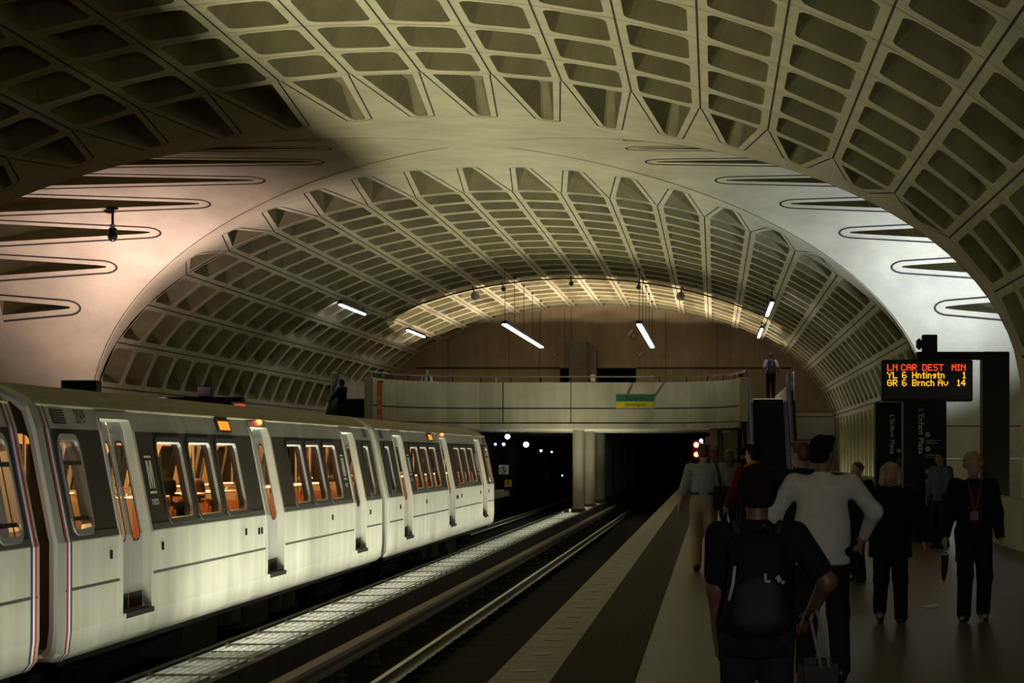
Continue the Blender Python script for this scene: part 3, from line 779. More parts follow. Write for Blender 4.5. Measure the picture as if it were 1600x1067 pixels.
        # logos: tall M between two bars with the word below
        for yc in (26.85, 40.85):
            sg = 1 if side > 0 else -1
            def lm(x, y, yc=yc, z0=1.42): return side_pt(side, s_of_z(z0)+y, yc+sg*x, -.006)
            b = MB()
            H = .16
            pts = lambda q: [lm(*p) for p in q]
            for q in ([(-.13,-H),(-.08,-H),(-.08,H),(-.13,H)], [(.08,-H),(.13,-H),(.13,H),(.08,H)], [(-.08,H),(-.035,H),(.02,-H),(-.02,-H)], [(.035,H),(.08,H),(.02,-H),(-.02,-H)]):
                b.add(pts(q), [(0,1,2,3)])
            for q in ([(-.16,H+.03),(.16,H+.03),(.16,H+.055),(-.16,H+.055)], [(-.16,-H-.055),(.16,-H-.055),(.16,-H-.03),(-.16,-H-.03)]):
                b.add(pts(q), [(0,1,2,3)])
            b.build('logo', M['letter'], parent=car, fix=False)
            b = text_mb('metro', .15, lambda x, y: lm(x, y-.30), sx=.85); b.build('logo_word', M['letter'], parent=car, fix=False)
        # destination sign and red door lamp, on the left of the middle door as seen from outside
        yc = C2+(-2.42 if side > 0 else 2.42); q = rrect(s_of_z(1.925), s_of_z(2.105), yc-.42, yc+.42, .04, 2)
        b = MB(); n = len(q); b.add([side_pt(side, p[0], p[1], -.02) for p in q]+[side_pt(side, p[0], p[1], .0) for p in q], [tuple(range(n))]+[(i,(i+1)%n,n+(i+1)%n,n+i) for i in range(n)])
        ds = b.build('destination_sign', M['black'], parent=car, fix=False)
        b = MB()
        x0 = yc-.33
        for k, wd in enumerate((.13,.11,.15,.12,.10)):
            b.add([side_pt(side, s_of_z(1.955), x0, -.024), side_pt(side, s_of_z(1.955), x0+wd, -.024), side_pt(side, s_of_z(2.07), x0+wd, -.024), side_pt(side, s_of_z(2.07), x0, -.024)], [(0,1,2,3)]); x0 += wd+.013
        b.build('lit_panel', M['amber'], parent=ds, fix=False)
        b = MB(); c = side_pt(side, s_of_z(2.09), C2+.1*side, -.03); b.bbox(c[0]-.035, c[0]+.035, c[1]-.05, c[1]+.05, c[2]-.035, c[2]+.035, .012); b.build('door_lamp', M['red_lamp'], parent=car)
        # stripes round the cab end
        for k, mm in enumerate(('stripe_red', 'stripe_white', 'stripe_blue')):
            y0 = YA+.03+k*.065; ss = [PS[0]]+[s for s in BRK if s < s_of_z(2.13)]+[s_of_z(2.13)]; b = MB()
            b.add([side_pt(side, s, y0+e, -.004) for s in ss for e in (0, .064)], [(2*i, 2*i+1, 2*i+3, 2*i+2) for i in range(len(ss)-1)])
            b.build('stripe', M[mm], parent=car, fix=False)
        # vent grilles at both ends
        for y0 in (23.3, 43.95):
            gr = MB(); gr.add([side_pt(side, s_of_z(z), y, -.006) for z, y in ((1.95, y0), (1.95, y0+.48), (2.10, y0+.48), (2.10, y0))], [(0,1,2,3)])
            go = gr.build('vent_grille', M['brown_panel'], parent=car, fix=False)
            b = MB()
            for k in range(6):
                z = 1.965+k*.025; b.add([side_pt(side, s_of_z(z+e), y, -.012) for e in (0, .008) for y in (y0+.02, y0+.46)], [(0,1,3,2)])
            b.build('slat', M['silver'], parent=go, fix=False)
    # ends
    def ring(fx, fz, cz, y): 
        P = [(p[0], p[1]) for p in PR] + [(-p[0], p[1]) for p in reversed(PR[:-1])]
        return [(TX+p[0]*fx, y, cz+(p[1]-cz)*fz) for p in P]
    for (ye, sg, depth, mm, nm) in ((YA, -1, .16, 'silver', 'cab_surround'), (YB, 1, .20, 'white_panel', 'end_surround')):
        rings = [ring(1, 1, 1, ye), ring(.995, .998, 1, ye+sg*depth*.6), ring(.980, .985, 1, ye+sg*depth*.95), ring(.955, .965, 1, ye+sg*depth), ring(.925, .94, 1.02, ye+sg*depth*.9), ring(.915, .935, 1.02, ye-sg*.36)]
        b = MB(); n = len(rings[0]); b.add([p for r in rings for p in r], [(k*n+i, k*n+(i+1)%n, (k+1)*n+(i+1)%n, (k+1)*n+i) for k in range(len(rings)-1) for i in range(n)])
        so = b.build(nm, M[mm], parent=car, fix=False, smooth=False)
        R = rings[-1]; b = MB()
        dw = rrect(TX-.32, TX+.32, .55, 1.85, .08, 3); lw = rrect(TX+.56, TX+1.10, .65, 1.85, .08, 3); rw = rrect(TX-1.10, TX-.56, .65, 1.85, .08, 3)
        b.sheet([(p[0], p[2]) for p in R], lambda a, c: (a, ye-sg*.36, c), holes=[dw, lw, rw]); e = b.build('end_wall', M['brown_panel'], parent=car, fix=False)
        for q in (dw, lw, rw):
            b = MB(); b.add([(p[0], ye-sg*.37, p[1]) for p in q], [tuple(range(len(q)))]); b.build('pane', M['window'], parent=e, fix=False)
        b = MB(); b.box(TX-.42, TX-.40, min(ye-sg*.36, ye-sg*.32), max(ye-sg*.36, ye-sg*.32), -.1, 2.0); b.box(TX+.40, TX+.42, min(ye-sg*.36, ye-sg*.32), max(ye-sg*.36, ye-sg*.32), -.1, 2.0)
        b.build('end_door_frame', M['steel'], parent=e)
        b = MB(); b.bbox(TX-.18, TX+.18, min(ye, ye+sg*.40), max(ye, ye+sg*.40), -.55, -.30, .03); b.build('coupler', M['black'], parent=car)
    b = MB()
    for dz, x in ((1.05, 1.18), (.38, 1.22)):
        pts = [(TX+x, YA-.17-.05*math.sin(PI*t), dz+.12-.22*math.sin(PI*t)) for t in [k/8 for k in range(9)]]
        pts = [(p[0]-.35*(k/8), p[1], p[2]) for k, p in enumerate(pts)]
        b.tube(pts, .022, 7)
    b.build('safety_chain', M['black'], parent=car, smooth=True)
    # interior
    b = MB(); b.box(TX-1.44, TX+1.44, YA+.4, YB-.4, -.06, 0); b.build('floor_panel', M['carpet'], parent=car)
    b = MB(); b.box(TX-1.18, TX+1.18, YA+.4, YB-.4, 2.10, 2.13); b.build('ceiling_panel', M['cream'], parent=car)
    for x in (-.75, .75):
        b = MB(); b.box(TX+x-.09, TX+x+.09, YA+.8, YB-.8, 2.065, 2.095); b.build('ceiling_light', M['tube'], parent=car)
    for bay in ((26.75, 32.6), (34.9, 40.8)):
        nrow = 6
        for k in range(nrow):
            y = bay[0]+.55+k*(bay[1]-bay[0]-.8)/(nrow-1)
            for sx in (-1, 1):
                b = MB(); x0, x1 = sorted((TX+sx*.36, TX+sx*1.30))
                b.bbox(x0, x1, y-.05, y+.40, .36, .46, .03); b.bbox(x0, x1, y+.36, y+.46, .40, 1.02, .035)
                b.bbox(x0+.1, x1-.1, y+.1, y+.3, 0, .36, .03)
                so = b.build('seat', M['seat'], parent=car)
                b = MB(); xa = TX+sx*.42; xb = TX+sx*1.22
                b.tube([(xa, y+.41, .98), (xa, y+.41, 1.10), (xa+sx*.05, y+.41, 1.14), (xb, y+.41, 1.14), (xb, y+.41, .98)], .02, 6); b.build('grab_bar', M['chrome'], parent=so)
    for y in (25.0, 26.45, 33.1, 34.6, 41.25, 42.7):
        for sx in (-1, 1):
            b = MB(); b.tube([(TX+sx*.55, y, 0), (TX+sx*.55, y, 2.1)], .02, 8); b.build('pole', M['chrome'], parent=car)
            b = MB(); x0, x1 = sorted((TX+sx*.6, TX+sx*1.33)); b.box(x0, x1, y-.02, y+.02, 0, 1.15); b.build('windscreen', M['cream'], parent=car)
    # underframe
    b = MB(); b.box(TX-1.38, TX+1.38, YA+.3, YB-.3, -.42, -.30); b.build('underframe', M['black'], parent=car)
    ub = MB()
    for (y0, y1, x, z) in ((29.5, 31.6, 1.2, -.85), (32.2, 32.8, 1.28, -.66), (33.5, 35.2, 1.2, -.8), (35.5, 35.8, 1.3, -.70), (36.3, 37.2, 1.25, -.72)):
        for sx in (-1, 1):
            x0, x1 = sorted((TX+sx*.5, TX+sx*x)); c = MB(); c.bbox(x0, x1, y0, y1, z, -.42, .03); c.build('equipment_box', M['dark_concrete'], parent=car)
    for yc in (C2-7.6, C2+7.6):
        b = MB()
        for sx in (-1, 1):
            x0, x1 = sorted((TX+sx*.95, TX+sx*1.12)); b.bbox(x0, x1, yc-1.45, yc+1.45, -.78, -.56, .04)
        b.box(TX-1.0, TX+1.0, yc-.2, yc+.2, -.72, -.42); bo = b.build('bogie', M['black'], parent=car)
        for dy in (-1.1, 1.1):
            for sx in (-1, 1):
                b = MB(); x = TX+sx*.715; b.lathe([(.10,-.06),(.355,-.06),(.355,.05),(.385,.055),(.385,.08),(.1,.08)] if sx < 0 else [(.10,-.08),(.385,-.08),(.385,-.055),(.355,-.05),(.355,.06),(.1,.06)], (x, yc+dy, -.672), 24, 'x'); b.build('wheel', M['rust'], parent=bo)
    return car
car2 = make_car()
car3 = copy_tree(car2); car3.location.y = C2+CPITCH; car3.rotation_euler.z = PI
car1 = copy_tree(car2); car1.location.y = C2-CPITCH; car1.rotation_euler.z = PI
car2['label'] = 'white and brown subway car numbered 2049, the middle car in the photo'
car3['label'] = 'white and brown last subway car, its far end by the dark tunnel'
car1['label'] = 'nearest subway car, only its striped rear end in the photo at left edge'
sgn2049 = 1
b = text_mb('2049', .22, lambda x, y: side_pt(1, s_of_z(2.025)+y, 24.36+x*sgn2049, -.006), sx=.95); b.build('car_number', M['joint'], parent=car2, fix=False)
# ------------------------------------------------------------------ escalators
def escalator(xc, label, deck='pylon', truss='black'):
    e = thing('escalator', label, 'escalator', (xc, 84, 0))
    yt = 91.0; run = MF/math.tan(math.radians(30)); yb = yt-.9-run     # slope from yb (z=0) to yt-.9 (z=MF)
    W = .55
    def zf(y): return min(MF, max(0, (y-yb)*math.tan(math.radians(30))))
    # truss body
    b = MB(); prof = [(yb-1.4, 0), (yb-.0, 0), (yb, .02), (yt-.9, MF), (yt+.3, MF), (yt+.3, MF-.9), (yt-1.0, MF-1.0), (yb+1.6, 0)]
    b.prism([(y, z-.12) for y, z in prof], xc-W-.42, xc+W+.42, 'x'); b.build('truss', M[truss], parent=e)
    n = 20
    for k in range(n):
        y0 = yb+(yt-.9-yb)*k/n; y1 = yb+(yt-.9-yb)*(k+1)/n; z = (k+1)/n*MF
        b = MB(); b.box(xc-W, xc+W, y0, y1+.02, z-MF/n-.1, z-.03); b.box(xc-W, xc+W, y0-.004, y0+.02, z-.05, z-.02)
        b.build('step', M['black'], parent=e)
    b = MB(); b.bbox(xc-W-.02, xc+W+.02, yt-.92, yt-.4, MF-.09, MF+.015, .01); b.build('comb_plate', M['chrome'], parent=e)
    b = MB(); b.bbox(xc-W-.02, xc+W+.02, yb-1.3, yb-.05, -.01, .02, .004); b.build('landing_plate', M['steel'], parent=e)
    for sx in (-1, 1):
        x = xc+sx*(W+.22)
        path = [(yb-1.0, .55)]
        hand = []
        for t in range(9): a = -PI/2+PI*t/8; hand.append((yb-1.0-.22*math.cos(a), .72+.24*math.sin(a)))
        hand += [(yb, .98)] + [(yt-.9, MF+.98)] + [(yt+.15, MF+.98)]
        for t in range(9): a = PI/2-PI*t/8; hand.append((yt+.15+.25*math.cos(a), MF+.73+.25*math.sin(a)))
        b = MB(); b.tube([(x, y, z) for y, z in hand], .042, 10); b.build('handrail', M['rubber'], parent=e, smooth=True)
        b = MB(); poly = [(yb-1.0, .05)]+[(y, z-.05) for y, z in hand[5:9]]+[(yb, .94), (yt-.9, MF+.94), (yt+.15, MF+.94)]+[(yt+.33, MF+.75), (yt+.15, MF+.05), (yt-.9, MF+.05), (yb, .05)]
        b.prism(poly, x-.06, x+.06, 'x'); b.build('balustrade', mat('balustrade_steel', (.10,.10,.11), .4, metal=.6) if 'bal' not in M else M['bal'], parent=e)
        b = MB(); b.tube([(x, y-.0, z+.0) for y, z in [(yt+.15+.31*math.cos(PI/2-PI*t/8), MF+.73+.31*math.sin(PI/2-PI*t/8)) for t in range(9)]], .022, 8); b.build('newel_trim', M['newel'], parent=e, smooth=True)
        b = MB(); xo0, xo1 = sorted((x+sx*.06, x+sx*.22)); b.prism([(yb-1.0, 0), (yb, .30), (yt-.9, MF+.30), (yt+.3, MF+.3), (yt+.3, MF-.2), (yt-.9, MF-.4), (yb+.7, 0)], xo0, xo1, 'x'); b.build('outer_deck', M[deck], parent=e)
        # tall glass screen beside the upper landing
        gx = xc+sx*(W+.40)
        b = MB(); b.box(gx-.012, gx+.012, yt-1.5, yt+.4, MF-.2, MF+.95); b.build('glass_screen', M['clear'], parent=e)
        b = MB(); q = [(gx, yt-1.5, MF-.2), (gx, yt-1.5, MF+.7)]+[(gx, yt-1.5+.3-.3*math.cos(PI/2*t/6), MF+.7+.3*math.sin(PI/2*t/6)) for t in range(7)]+[(gx, yt+.4, MF+1.0)]
        b.tube(q, .025, 8); b.build('screen_frame', M['newel'], parent=e, smooth=True)
    return e
M['newel'] = mat('newel_steel', (.75,.75,.74), .4, metal=.1)
M['deck'] = mat('deck_steel', (.17, .16, .125), .45, metal=.2)
M['bal'] = mat('balustrade_steel', (.10, .105, .11), .4, metal=.6)
escalator(2.05, 'dark escalator at the right, rising to the mezzanine, man at its top')
escalator(-13.35, 'escalator at the left behind the train, man in dark coat on it', 'deck', 'deck')
lt = MB(); p = at(1158, 595, 90); lt.sphere(p, .05, 10)
ts = thing('traffic_lamp', 'small red lamp on a dark post at the top left of the right escalator', 'lamp', (p[0], 90, 3.6))
lt.build('red_lens', M['red_lamp'], parent=ts, smooth=True)
b = MB(); b.bbox(p[0]-.09, p[0]+.09, 90.04, 90.2, 3.0, p[2]+.35, .02); b.build('post', M['black'], parent=ts)
# ------------------------------------------------------------------ signs
def hang_sign():
    a = at(963, 637, 89.9); c = at(1022, 616.5, 89.9); Y = 89.9
    t = thing('direction_sign', 'green and yellow sign mounted on the front of the mezzanine parapet', 'sign', ((a[0]+c[0])/2, Y, a[2]))
    zm = at(0, 627.5, Y)[2]
    b = MB(); b.bbox(a[0]-.03, c[0]+.03, Y+.01, Y+.18, a[2]-.03, c[2]+.03, .02); b.build('housing', M['steel'], parent=t)
    b = MB(); b.box(a[0], c[0], Y-.0, Y+.012, zm, c[2]); b.build('green_band', M['sign_green'], parent=t)
    b = MB(); b.box(a[0], c[0], Y-.0, Y+.012, a[2], zm); b.build('yellow_band', M['sign_yellow'], parent=t)
    xm = (a[0]+c[0])/2
    b = text_mb('Branch Av', .17, lambda x, y: (xm+x, Y-.004, (zm+c[2])/2+y)); b.build('lettering', M['sign_black'], parent=t, fix=False)
    b = text_mb('Huntington', .17, lambda x, y: (xm+x, Y-.004, (zm+a[2])/2+y)); b.build('lettering', M['sign_black'], parent=t, fix=False)
    b = MB()
    for x in (a[0]+.2, c[0]-.2): b.box(x-.03, x+.03, Y+.15, 92.0, zm-.03, zm+.03)
    b.build('bracket', M['black'], parent=t)
hang_sign()
def banner():
    Y = 86.4; a = at(584, 655, Y); c = at(597.5, 597, Y)
    t = thing('hanging_banner', 'tall orange banner with white lettering at the left end of the mezzanine parapet', 'banner', ((a[0]+c[0])/2, Y, a[2]))
    zt, zb = c[2], a[2]-.35
    b = MB(); b.bbox(a[0], c[0], Y-.012, Y+.012, zb, zt, .004); b.build('cloth', M['sign_orange'], parent=t)
    b = MB(); b.tube([(a[0]-.04, Y, zt+.02), (c[0]+.04, Y, zt+.02)], .022, 8); b.tube([(a[0]-.04, Y, zb), (c[0]+.04, Y, zb)], .022, 8); b.tube([(a[0]-.02, Y+.03, zb-.0), (a[0]-.02, Y+.03, zt+.05)], .03, 8); b.build('hanging_rod', M['black'], parent=t)
    b = MB(); rr = random.Random(3)
    for z0 in (621, 636, 650):
        for row in range(2):
            z = at(0, z0+row*2.6, Y)[2]; x = a[0]+.04
            while x < c[0]-.06:
                w = rr.choice((.025, .03, .04)); b.box(x, x+w*.35, Y-.016, Y-.0125, z-.02, z+.025); b.box(x, x+w, Y-.016, Y-.0125, z+.015, z+.025); x += w+.014
    b.build('lettering', M['letter'], parent=t)
banner()
G57 = {'L':['10000','10000','10000','10000','10000','10000','11111'],'N':['10001','11001','10101','10011','10001','10001','10001'],'C':['01110','10001','10000','10000','10000','10001','01110'],
'A':['01110','10001','10001','11111','10001','10001','10001'],'R':['11110','10001','10001','11110','10100','10010','10001'],'D':['11110','10001','10001','10001','10001','10001','11110'],
'E':['11111','10000','10000','11110','10000','10000','11111'],'S':['01111','10000','10000','01110','00001','00001','11110'],'T':['11111','00100','00100','00100','00100','00100','00100'],
'M':['10001','11011','10101','10101','10001','10001','10001'],'I':['111','010','010','010','010','010','111'],'Y':['10001','10001','01010','00100','00100','00100','00100'],
'G':['01110','10001','10000','10111','10001','10001','01110'],'6':['01110','10000','10000','11110','10001','10001','01110'],'H':['10001','10001','10001','11111','10001','10001','10001'],
'n':['0000','0000','1110','1001','1001','1001','1001'],'t':['010','010','111','010','010','010','011'],'i':['1','0','1','1','1','1','1'],'g':['0000','0000','0111','1001','0111','0001','0110'],
'B':['11110','10001','10001','11110','10001','10001','11110'],'r':['000','000','101','110','100','100','100'],'c':['0000','0000','0111','1000','1000','1000','0111'],'h':['1000','1000','1110','1001','1001','1001','1001'],
'v':['00000','00000','10001','10001','10001','01010','00100'],'1':['010','110','010','010','010','010','111'],'4':['00010','00110','01010','10010','11111','00010','00010'],' ':['00']*7,
'o':['0000','0000','0110','1001','1001','1001','0110'],'s':['0000','0000','0111','1000','0110','0001','1110']}
def dots(mb, txt, x, z, p, yf, right=False):
    gl = [G57[c] for c in txt]; tot = sum(len(g[0])+1 for g in gl)-1
    if right: x -= tot*p
    for g in gl:
        for r in range(7):
            for c in range(len(g[0])):
                if g[r][c] == '1': mb.box(x+c*p, x+c*p+p*.94, yf-.006, yf, z-(r+1)*p+p*.06, z-r*p)
        x += (len(g[0])+1)*p
def next_train_display(x0, x1, z0, z1, Y, label, full=True):
    t = thing('train_display', label, 'display', ((x0+x1)/2, Y, z0))
    b = MB(); b.bbox(x0, x1, Y, Y+.34, z0, z1, .015); b.build('case', M['black'], parent=t)
    b = MB(); b.box(x0+.04, x1-.04, Y-.006, Y+.004, z0+.05, z1-.04); b.build('screen', M['sign_black'], parent=t)
    p = .0176*45/45; lft = x0+.10; rt = x1-.135; zt = z1-.085; yf = Y-.006
    p = (rt-lft)/85.0
    if full:
        b = MB(); dots(b, 'LN', lft, zt, p, yf); dots(b, 'CAR', lft+15*p, zt, p, yf); dots(b, 'DEST', lft+38*p, zt, p, yf); dots(b, 'MIN', rt, zt, p, yf, True); b.build('red_line', M['led_red'], parent=t)
        for k, (ln, car, ds, mn) in enumerate((('YL', '6', 'Hntingtn', '1'), ('GR', '6', 'Brnch Av', '14'))):
            z = zt-(k+1)*8.3*p; b = MB(); dots(b, ln, lft, z, p, yf); dots(b, car, lft+16*p, z, p, yf); dots(b, ds, lft+27*p, z, p, yf); dots(b, mn, rt, z, p, yf, True); b.build('amber_line', M['led_amber'], parent=t)
    return t
def pylon(x0, x1, y0, y1, zt, label):
    t = thing('station_pylon', label, 'pylon', ((x0+x1)/2, (y0+y1)/2, 0), 'bronze station pylons')
    b = MB(); b.bbox(x0, x1, y0, y1, 0, zt, .012); b.build('shaft', M['pylon'], parent=t)
    b = MB(); b.box(x0-.015, x1+.015, y0-.015, y1+.015, 0, .12); b.build('plinth', M['black'], parent=t)
    return t
def vtext(t, txt, size, x, y, zt, zb):
    b = text_mb(txt, size, lambda a, c: (x+c, y, -a), align='LEFT')
    zs = [p[2] for p in b.v]; lo, hi = min(zs), max(zs)
    b.v = [(p[0], p[1], zb+(p[2]-lo)/(hi-lo)*(zt-zb)) for p in b.v]
    b.build('station_name', M['letter'], parent=t, fix=False)
def icon(t, x, y, z, r, m='letter', arrow=True):
    b = MB(); n = 20; q = []
    for k in range(n):
        a = 2*PI*k/n; q += [(x+r*math.cos(a), y, z+r*math.sin(a)), (x+r*.62*math.cos(a), y, z+r*.62*math.sin(a))]
    b.add(q, [(2*k, 2*((k+1)%n), 2*((k+1)%n)+1, 2*k+1) for k in range(n)])
    if arrow: b.add([(x-r*.3, y, z+r*.1), (x, y, z-r*.4), (x+r*.3, y, z+r*.1)], [(0,1,2)]); b.box(x-r*.1, x+r*.1, y-.001, y, z, z+r*.45)
    b.build('icon', M[m], parent=t, fix=False)
def textlines(t, x, y, z, w, rows, seed):
    b = MB(); rr = random.Random(seed)
    for k in range(rows):
        xx = x; zz = z-k*.045; end = x+w*rr.uniform(.7, 1)
        while xx < end:
            L = rr.uniform(.012, .02); b.box(xx, xx+L*.4, y-.001, y, zz-.010, zz+.012); b.box(xx, xx+L, y-.001, y, zz-.010, zz-.005); xx += L+.006
    b.build('small_print', M['letter'], parent=t)
# two pylons stand one behind the other; the display hangs from a beam between the near one and a post
YP = 45.0
a0 = at(1368, 850, 48.5); a1 = at(1424, 850, 48.5)
t = pylon(a0[0], a1[0], 48.5, 49.1, at(0, 628, 48.5)[2], 'far bronze pylon with vertical station name, left half hidden behind the near one')
z1, z0 = at(0, 648, 48.5)[2], at(0, 709, 48.5)[2]; x = at(1394, 0, 48.5)[0]; vtext(t, "L'Enfant Plaza", .13, x, 48.498, z1, z0)
for py, mm in ((704, 'letter'), (719, 'sign_yellow'), (734, 'letter')): q = at(1404, py, 48.498); icon(t, q[0], q[1], q[2], .04, mm, mm == 'letter')
a0 = at(1412, 850, YP); a1 = at(1479, 850, YP)
t = pylon(a0[0], a1[0], YP, YP+.6, at(0, 563, YP)[2], 'near bronze pylon under the lit train display, with station name and arrows')
z1, z0 = at(0, 639, YP)[2], at(0, 709, YP)[2]; x = at(1439, 0, YP)[0]; vtext(t, "L'Enfant Plaza", .15, x, YP-.002, z1, z0)
for k, (py, px) in enumerate(((679, 1449.5), (701.5, 1449.5), (737, 1449.5), (752, 1449.5))):
    q = at(px, py, YP-.002); icon(t, q[0], q[1], q[2], .045)
    if k < 2: textlines(t, q[0]-.04, q[1], q[2]-.11, .28, 2, k)
a = at(1378, 627, YP-.4); c = at(1520, 562, YP-.4)
next_train_display(a[0], c[0], a[2], c[2], YP-.4, 'lit next-train display with red and amber lines, hung beside the dark pylon')
pg = thing('sign_gantry', 'tall dark post with a beam carrying the train display at the far right', 'gantry', (at(1557, 0, YP)[0], YP+.1, 0))
q0 = at(1536, 0, YP)[0]; q1 = at(1578, 0, YP)[0]
b = MB(); b.bbox(q0, q1, YP+.05, YP+.55, 0, at(0, 549, YP)[2], .012); b.build('post', M['pylon'], parent=pg)
b = MB(); xl = at(1434, 0, YP)[0]; b.bbox(xl, q0-.002, YP+.12, YP+.5, at(0, 561, YP)[2]+.002, at(0, 549, YP)[2], .01); b.build('beam', M['pylon'], parent=pg)
b = MB(); u0 = at(1443, 0, YP)[0]; u1 = at(1466, 0, YP)[0]; b.bbox(u0, u1, YP+.15, YP+.45, at(0, 549, YP)[2]+.001, at(0, 522, YP)[2], .01)
b.bbox(u0-.11, u0-.002, YP+.2, YP+.4, at(0, 545, YP)[2], at(0, 528, YP)[2], .03); b.build('camera_box', M['black'], parent=pg)
# the same furniture on the far platform, only its tops show over the train
fx0, fx1 = -15.05, -13.2
t = next_train_display(fx0, fx1, 2.55, 3.05, 65.4, 'dark back of a hung display showing just above the train roof', full=False)
b = MB(); dots(b, 'MIN', fx1+.12, 3.0, .018, 65.38); b.build('red_line', M['led_red'], parent=t)
pg = thing('sign_gantry', 'dark beam and camera box above the train roof at the left', 'gantry', (-14, 65.7, 0))
b = MB(); b.bbox(-15.3, -12.9, 65.6, 65.9, 3.06, 3.2, .01); b.build('beam', M['pylon'], parent=pg)
b = MB(); b.bbox(-14.15, -13.75, 65.6, 65.9, 3.201, 3.5, .02); b.build('camera_box', M['black'], parent=pg)
b = MB(); b.bbox(-15.6, -15.301, 65.5, 65.95, 0, 3.2, .01); b.build('post', M['pylon'], parent=pg)
pylon(at(95, 0, 54.6)[0], at(150, 0, 54.6)[0], 54.6, 55.1, at(0, 594, 54.6)[2], 'dark pylon top showing over the train roof, near the cab end of car 2049')
# ------------------------------------------------------------------ lamps, camera, fittings
def linear_lamp(x, y0, y1, z, w, label, cables=(), lm='pendant_lamp'):
    t = thing('linear_lamp', label, 'lamp', (x, (y0+y1)/2, z), 'linear lamps of the mezzanine')
    b = MB(); b.bbox(x-w/2-.03, x+w/2+.03, y0-.03, y1+.03, z+.03, z+.15, .02); b.build('housing', M['black'], parent=t)
    b = MB(); b.bbox(x-w/2, x+w/2, y0, y1, z-.03, z+.031, .015); b.build('diffuser', M[lm], parent=t)
    for y in cables:
        zt = PM.P(PM.s_of_x(min(abs(x-XC), AX)))[1] if False else PM.P(PM.s_of_x(abs(x-XC)))[1]
        b = MB(); b.tube([(x, y, z+.14), (x, y, zt-.01)], .014, 6); b.lathe([(.07, 0), (.05, .06)], (x, y, zt-.07), 10); b.build('cable', M['black'], parent=t)
a = at(788, 507, 97); linear_lamp(a[0], 97, 118, a[2], .20, 'long pendant lamp over the mezzanine, left of the brown shaft', (97.3, 102, 107, 112, 117.5))
a = at(998.5, 507, 97); linear_lamp(a[0], 97, 118, a[2], .20, 'long pendant lamp over the mezzanine, right of the brown shaft', (97.3, 102, 107, 112, 117.5))
def vlamp(px0, py0, Y0_, Y1_, label):
    a = at(px0, py0, Y0_); linear_lamp(a[0], Y0_, Y1_, a[2], .11, label, (Y0_+.5, Y1_-.5), 'linear_lamp')
vlamp(531, 476, 91.5, 98, 'short lamp on the left slope of the vault, larger of two')
vlamp(636.5, 516, 112, 118.5, 'short lamp on the left slope of the vault, smaller and lower of two')
vlamp(1206.5, 473, 84.5, 92.5, 'short lamp on the right slope of the vault, upper of two')
vlamp(1190.5, 514, 109.5, 117.5, 'short lamp on the right slope of the vault, lower of two')
YW = 103.3
ct = MB(); ct.tube([(XC+PM.P(u, -.14)[0], YW, PM.P(u, -.14)[1]) for u in np.linspace(-9.6, 8.2, 60)], .03, 6)
tag(ct.build('conduit', M['dark_concrete']), 'thin conduit running across the far vault before the warm-lit end', 'conduit')
FL = []
def flood(px, big, label):
    u = None
    for uu in np.linspace(-11, 11, 900):
        x, z = PM.P(uu, -.30); X = XC+x
        if abs(VX+X*F/YW-px) < 1.6: u = uu; break
    x, z = PM.P(u, -.42 if big else -.34); X = XC+x; s = 1.0 if big else .55
    t = thing('flood_light', label, 'flood light', (X, YW, z), 'flood lights on the far vault conduit')
    b = MB(); b.lathe([(.07*s, -.26*s), (.10*s, -.2*s), (.17*s, .16*s), (.19*s, .2*s)], (X, YW+.05, z), 16, 'y'); b.build('housing', M['sign_grey'] if big else M['black'], parent=t, smooth=False)
    xx, zz = PM.P(u, -.01); b = MB(); b.tube([(X, YW, z+.08*s), (XC+xx, YW, zz)], .03, 6); b.build('stem', M['black'], parent=t)
    b = MB(); b.lathe([(.16*s, .0), (.12*s, .01)], (X, YW+.05+.2*s+.001, z), 16, 'y'); b.build('lens', M['pale_lamp'], parent=t)
    FL.append((X, YW+.35, z))
flood(742, True, 'pale flood light under the far vault, leftmost of the row'); flood(787, False, 'small dark flood light above the left pendant lamp'); flood(893, False, 'small dark flood light in the middle of the far vault')
flood(999, False, 'small dark flood light above the right pendant lamp'); flood(1065, True, 'pale flood light under the far vault, rightmost of the row')
# dome camera on the transverse vault
p = at(176, 370, 65.0); top = at(181, 327, 65.0)
t = thing('dome_camera', 'black dome camera hanging from the pinkish vault at the upper left', 'camera', p)
b = MB(); b.bbox(p[0]-.14, p[0]+.18, 64.85, 65.35, top[2]-.02, top[2]+.06, .02); b.build('mount', M['black'], parent=t)
b = MB(); b.tube([(p[0], 65, top[2]), (p[0], 65, p[2]+.18)], .035, 10); b.build('pole', M['black'], parent=t)
b = MB(); b.lathe([(.06,.22),(.07,.20),(.075,.34)], p, 14); b.build('collar', M['sign_grey'], parent=t)
b = MB(); b.lathe([(.09,.24),(.125,.20),(.135,.0),(.135,-.02)], p, 18); b.build('cap', M['black'], parent=t, smooth=True)
b = MB(); b.sphere((p[0], p[1], p[2]-.02), .125, 16, sc=(1,1,.95)); b.build('dome', mat('dark_dome', (.02,.02,.02), .08), parent=t, smooth=True)
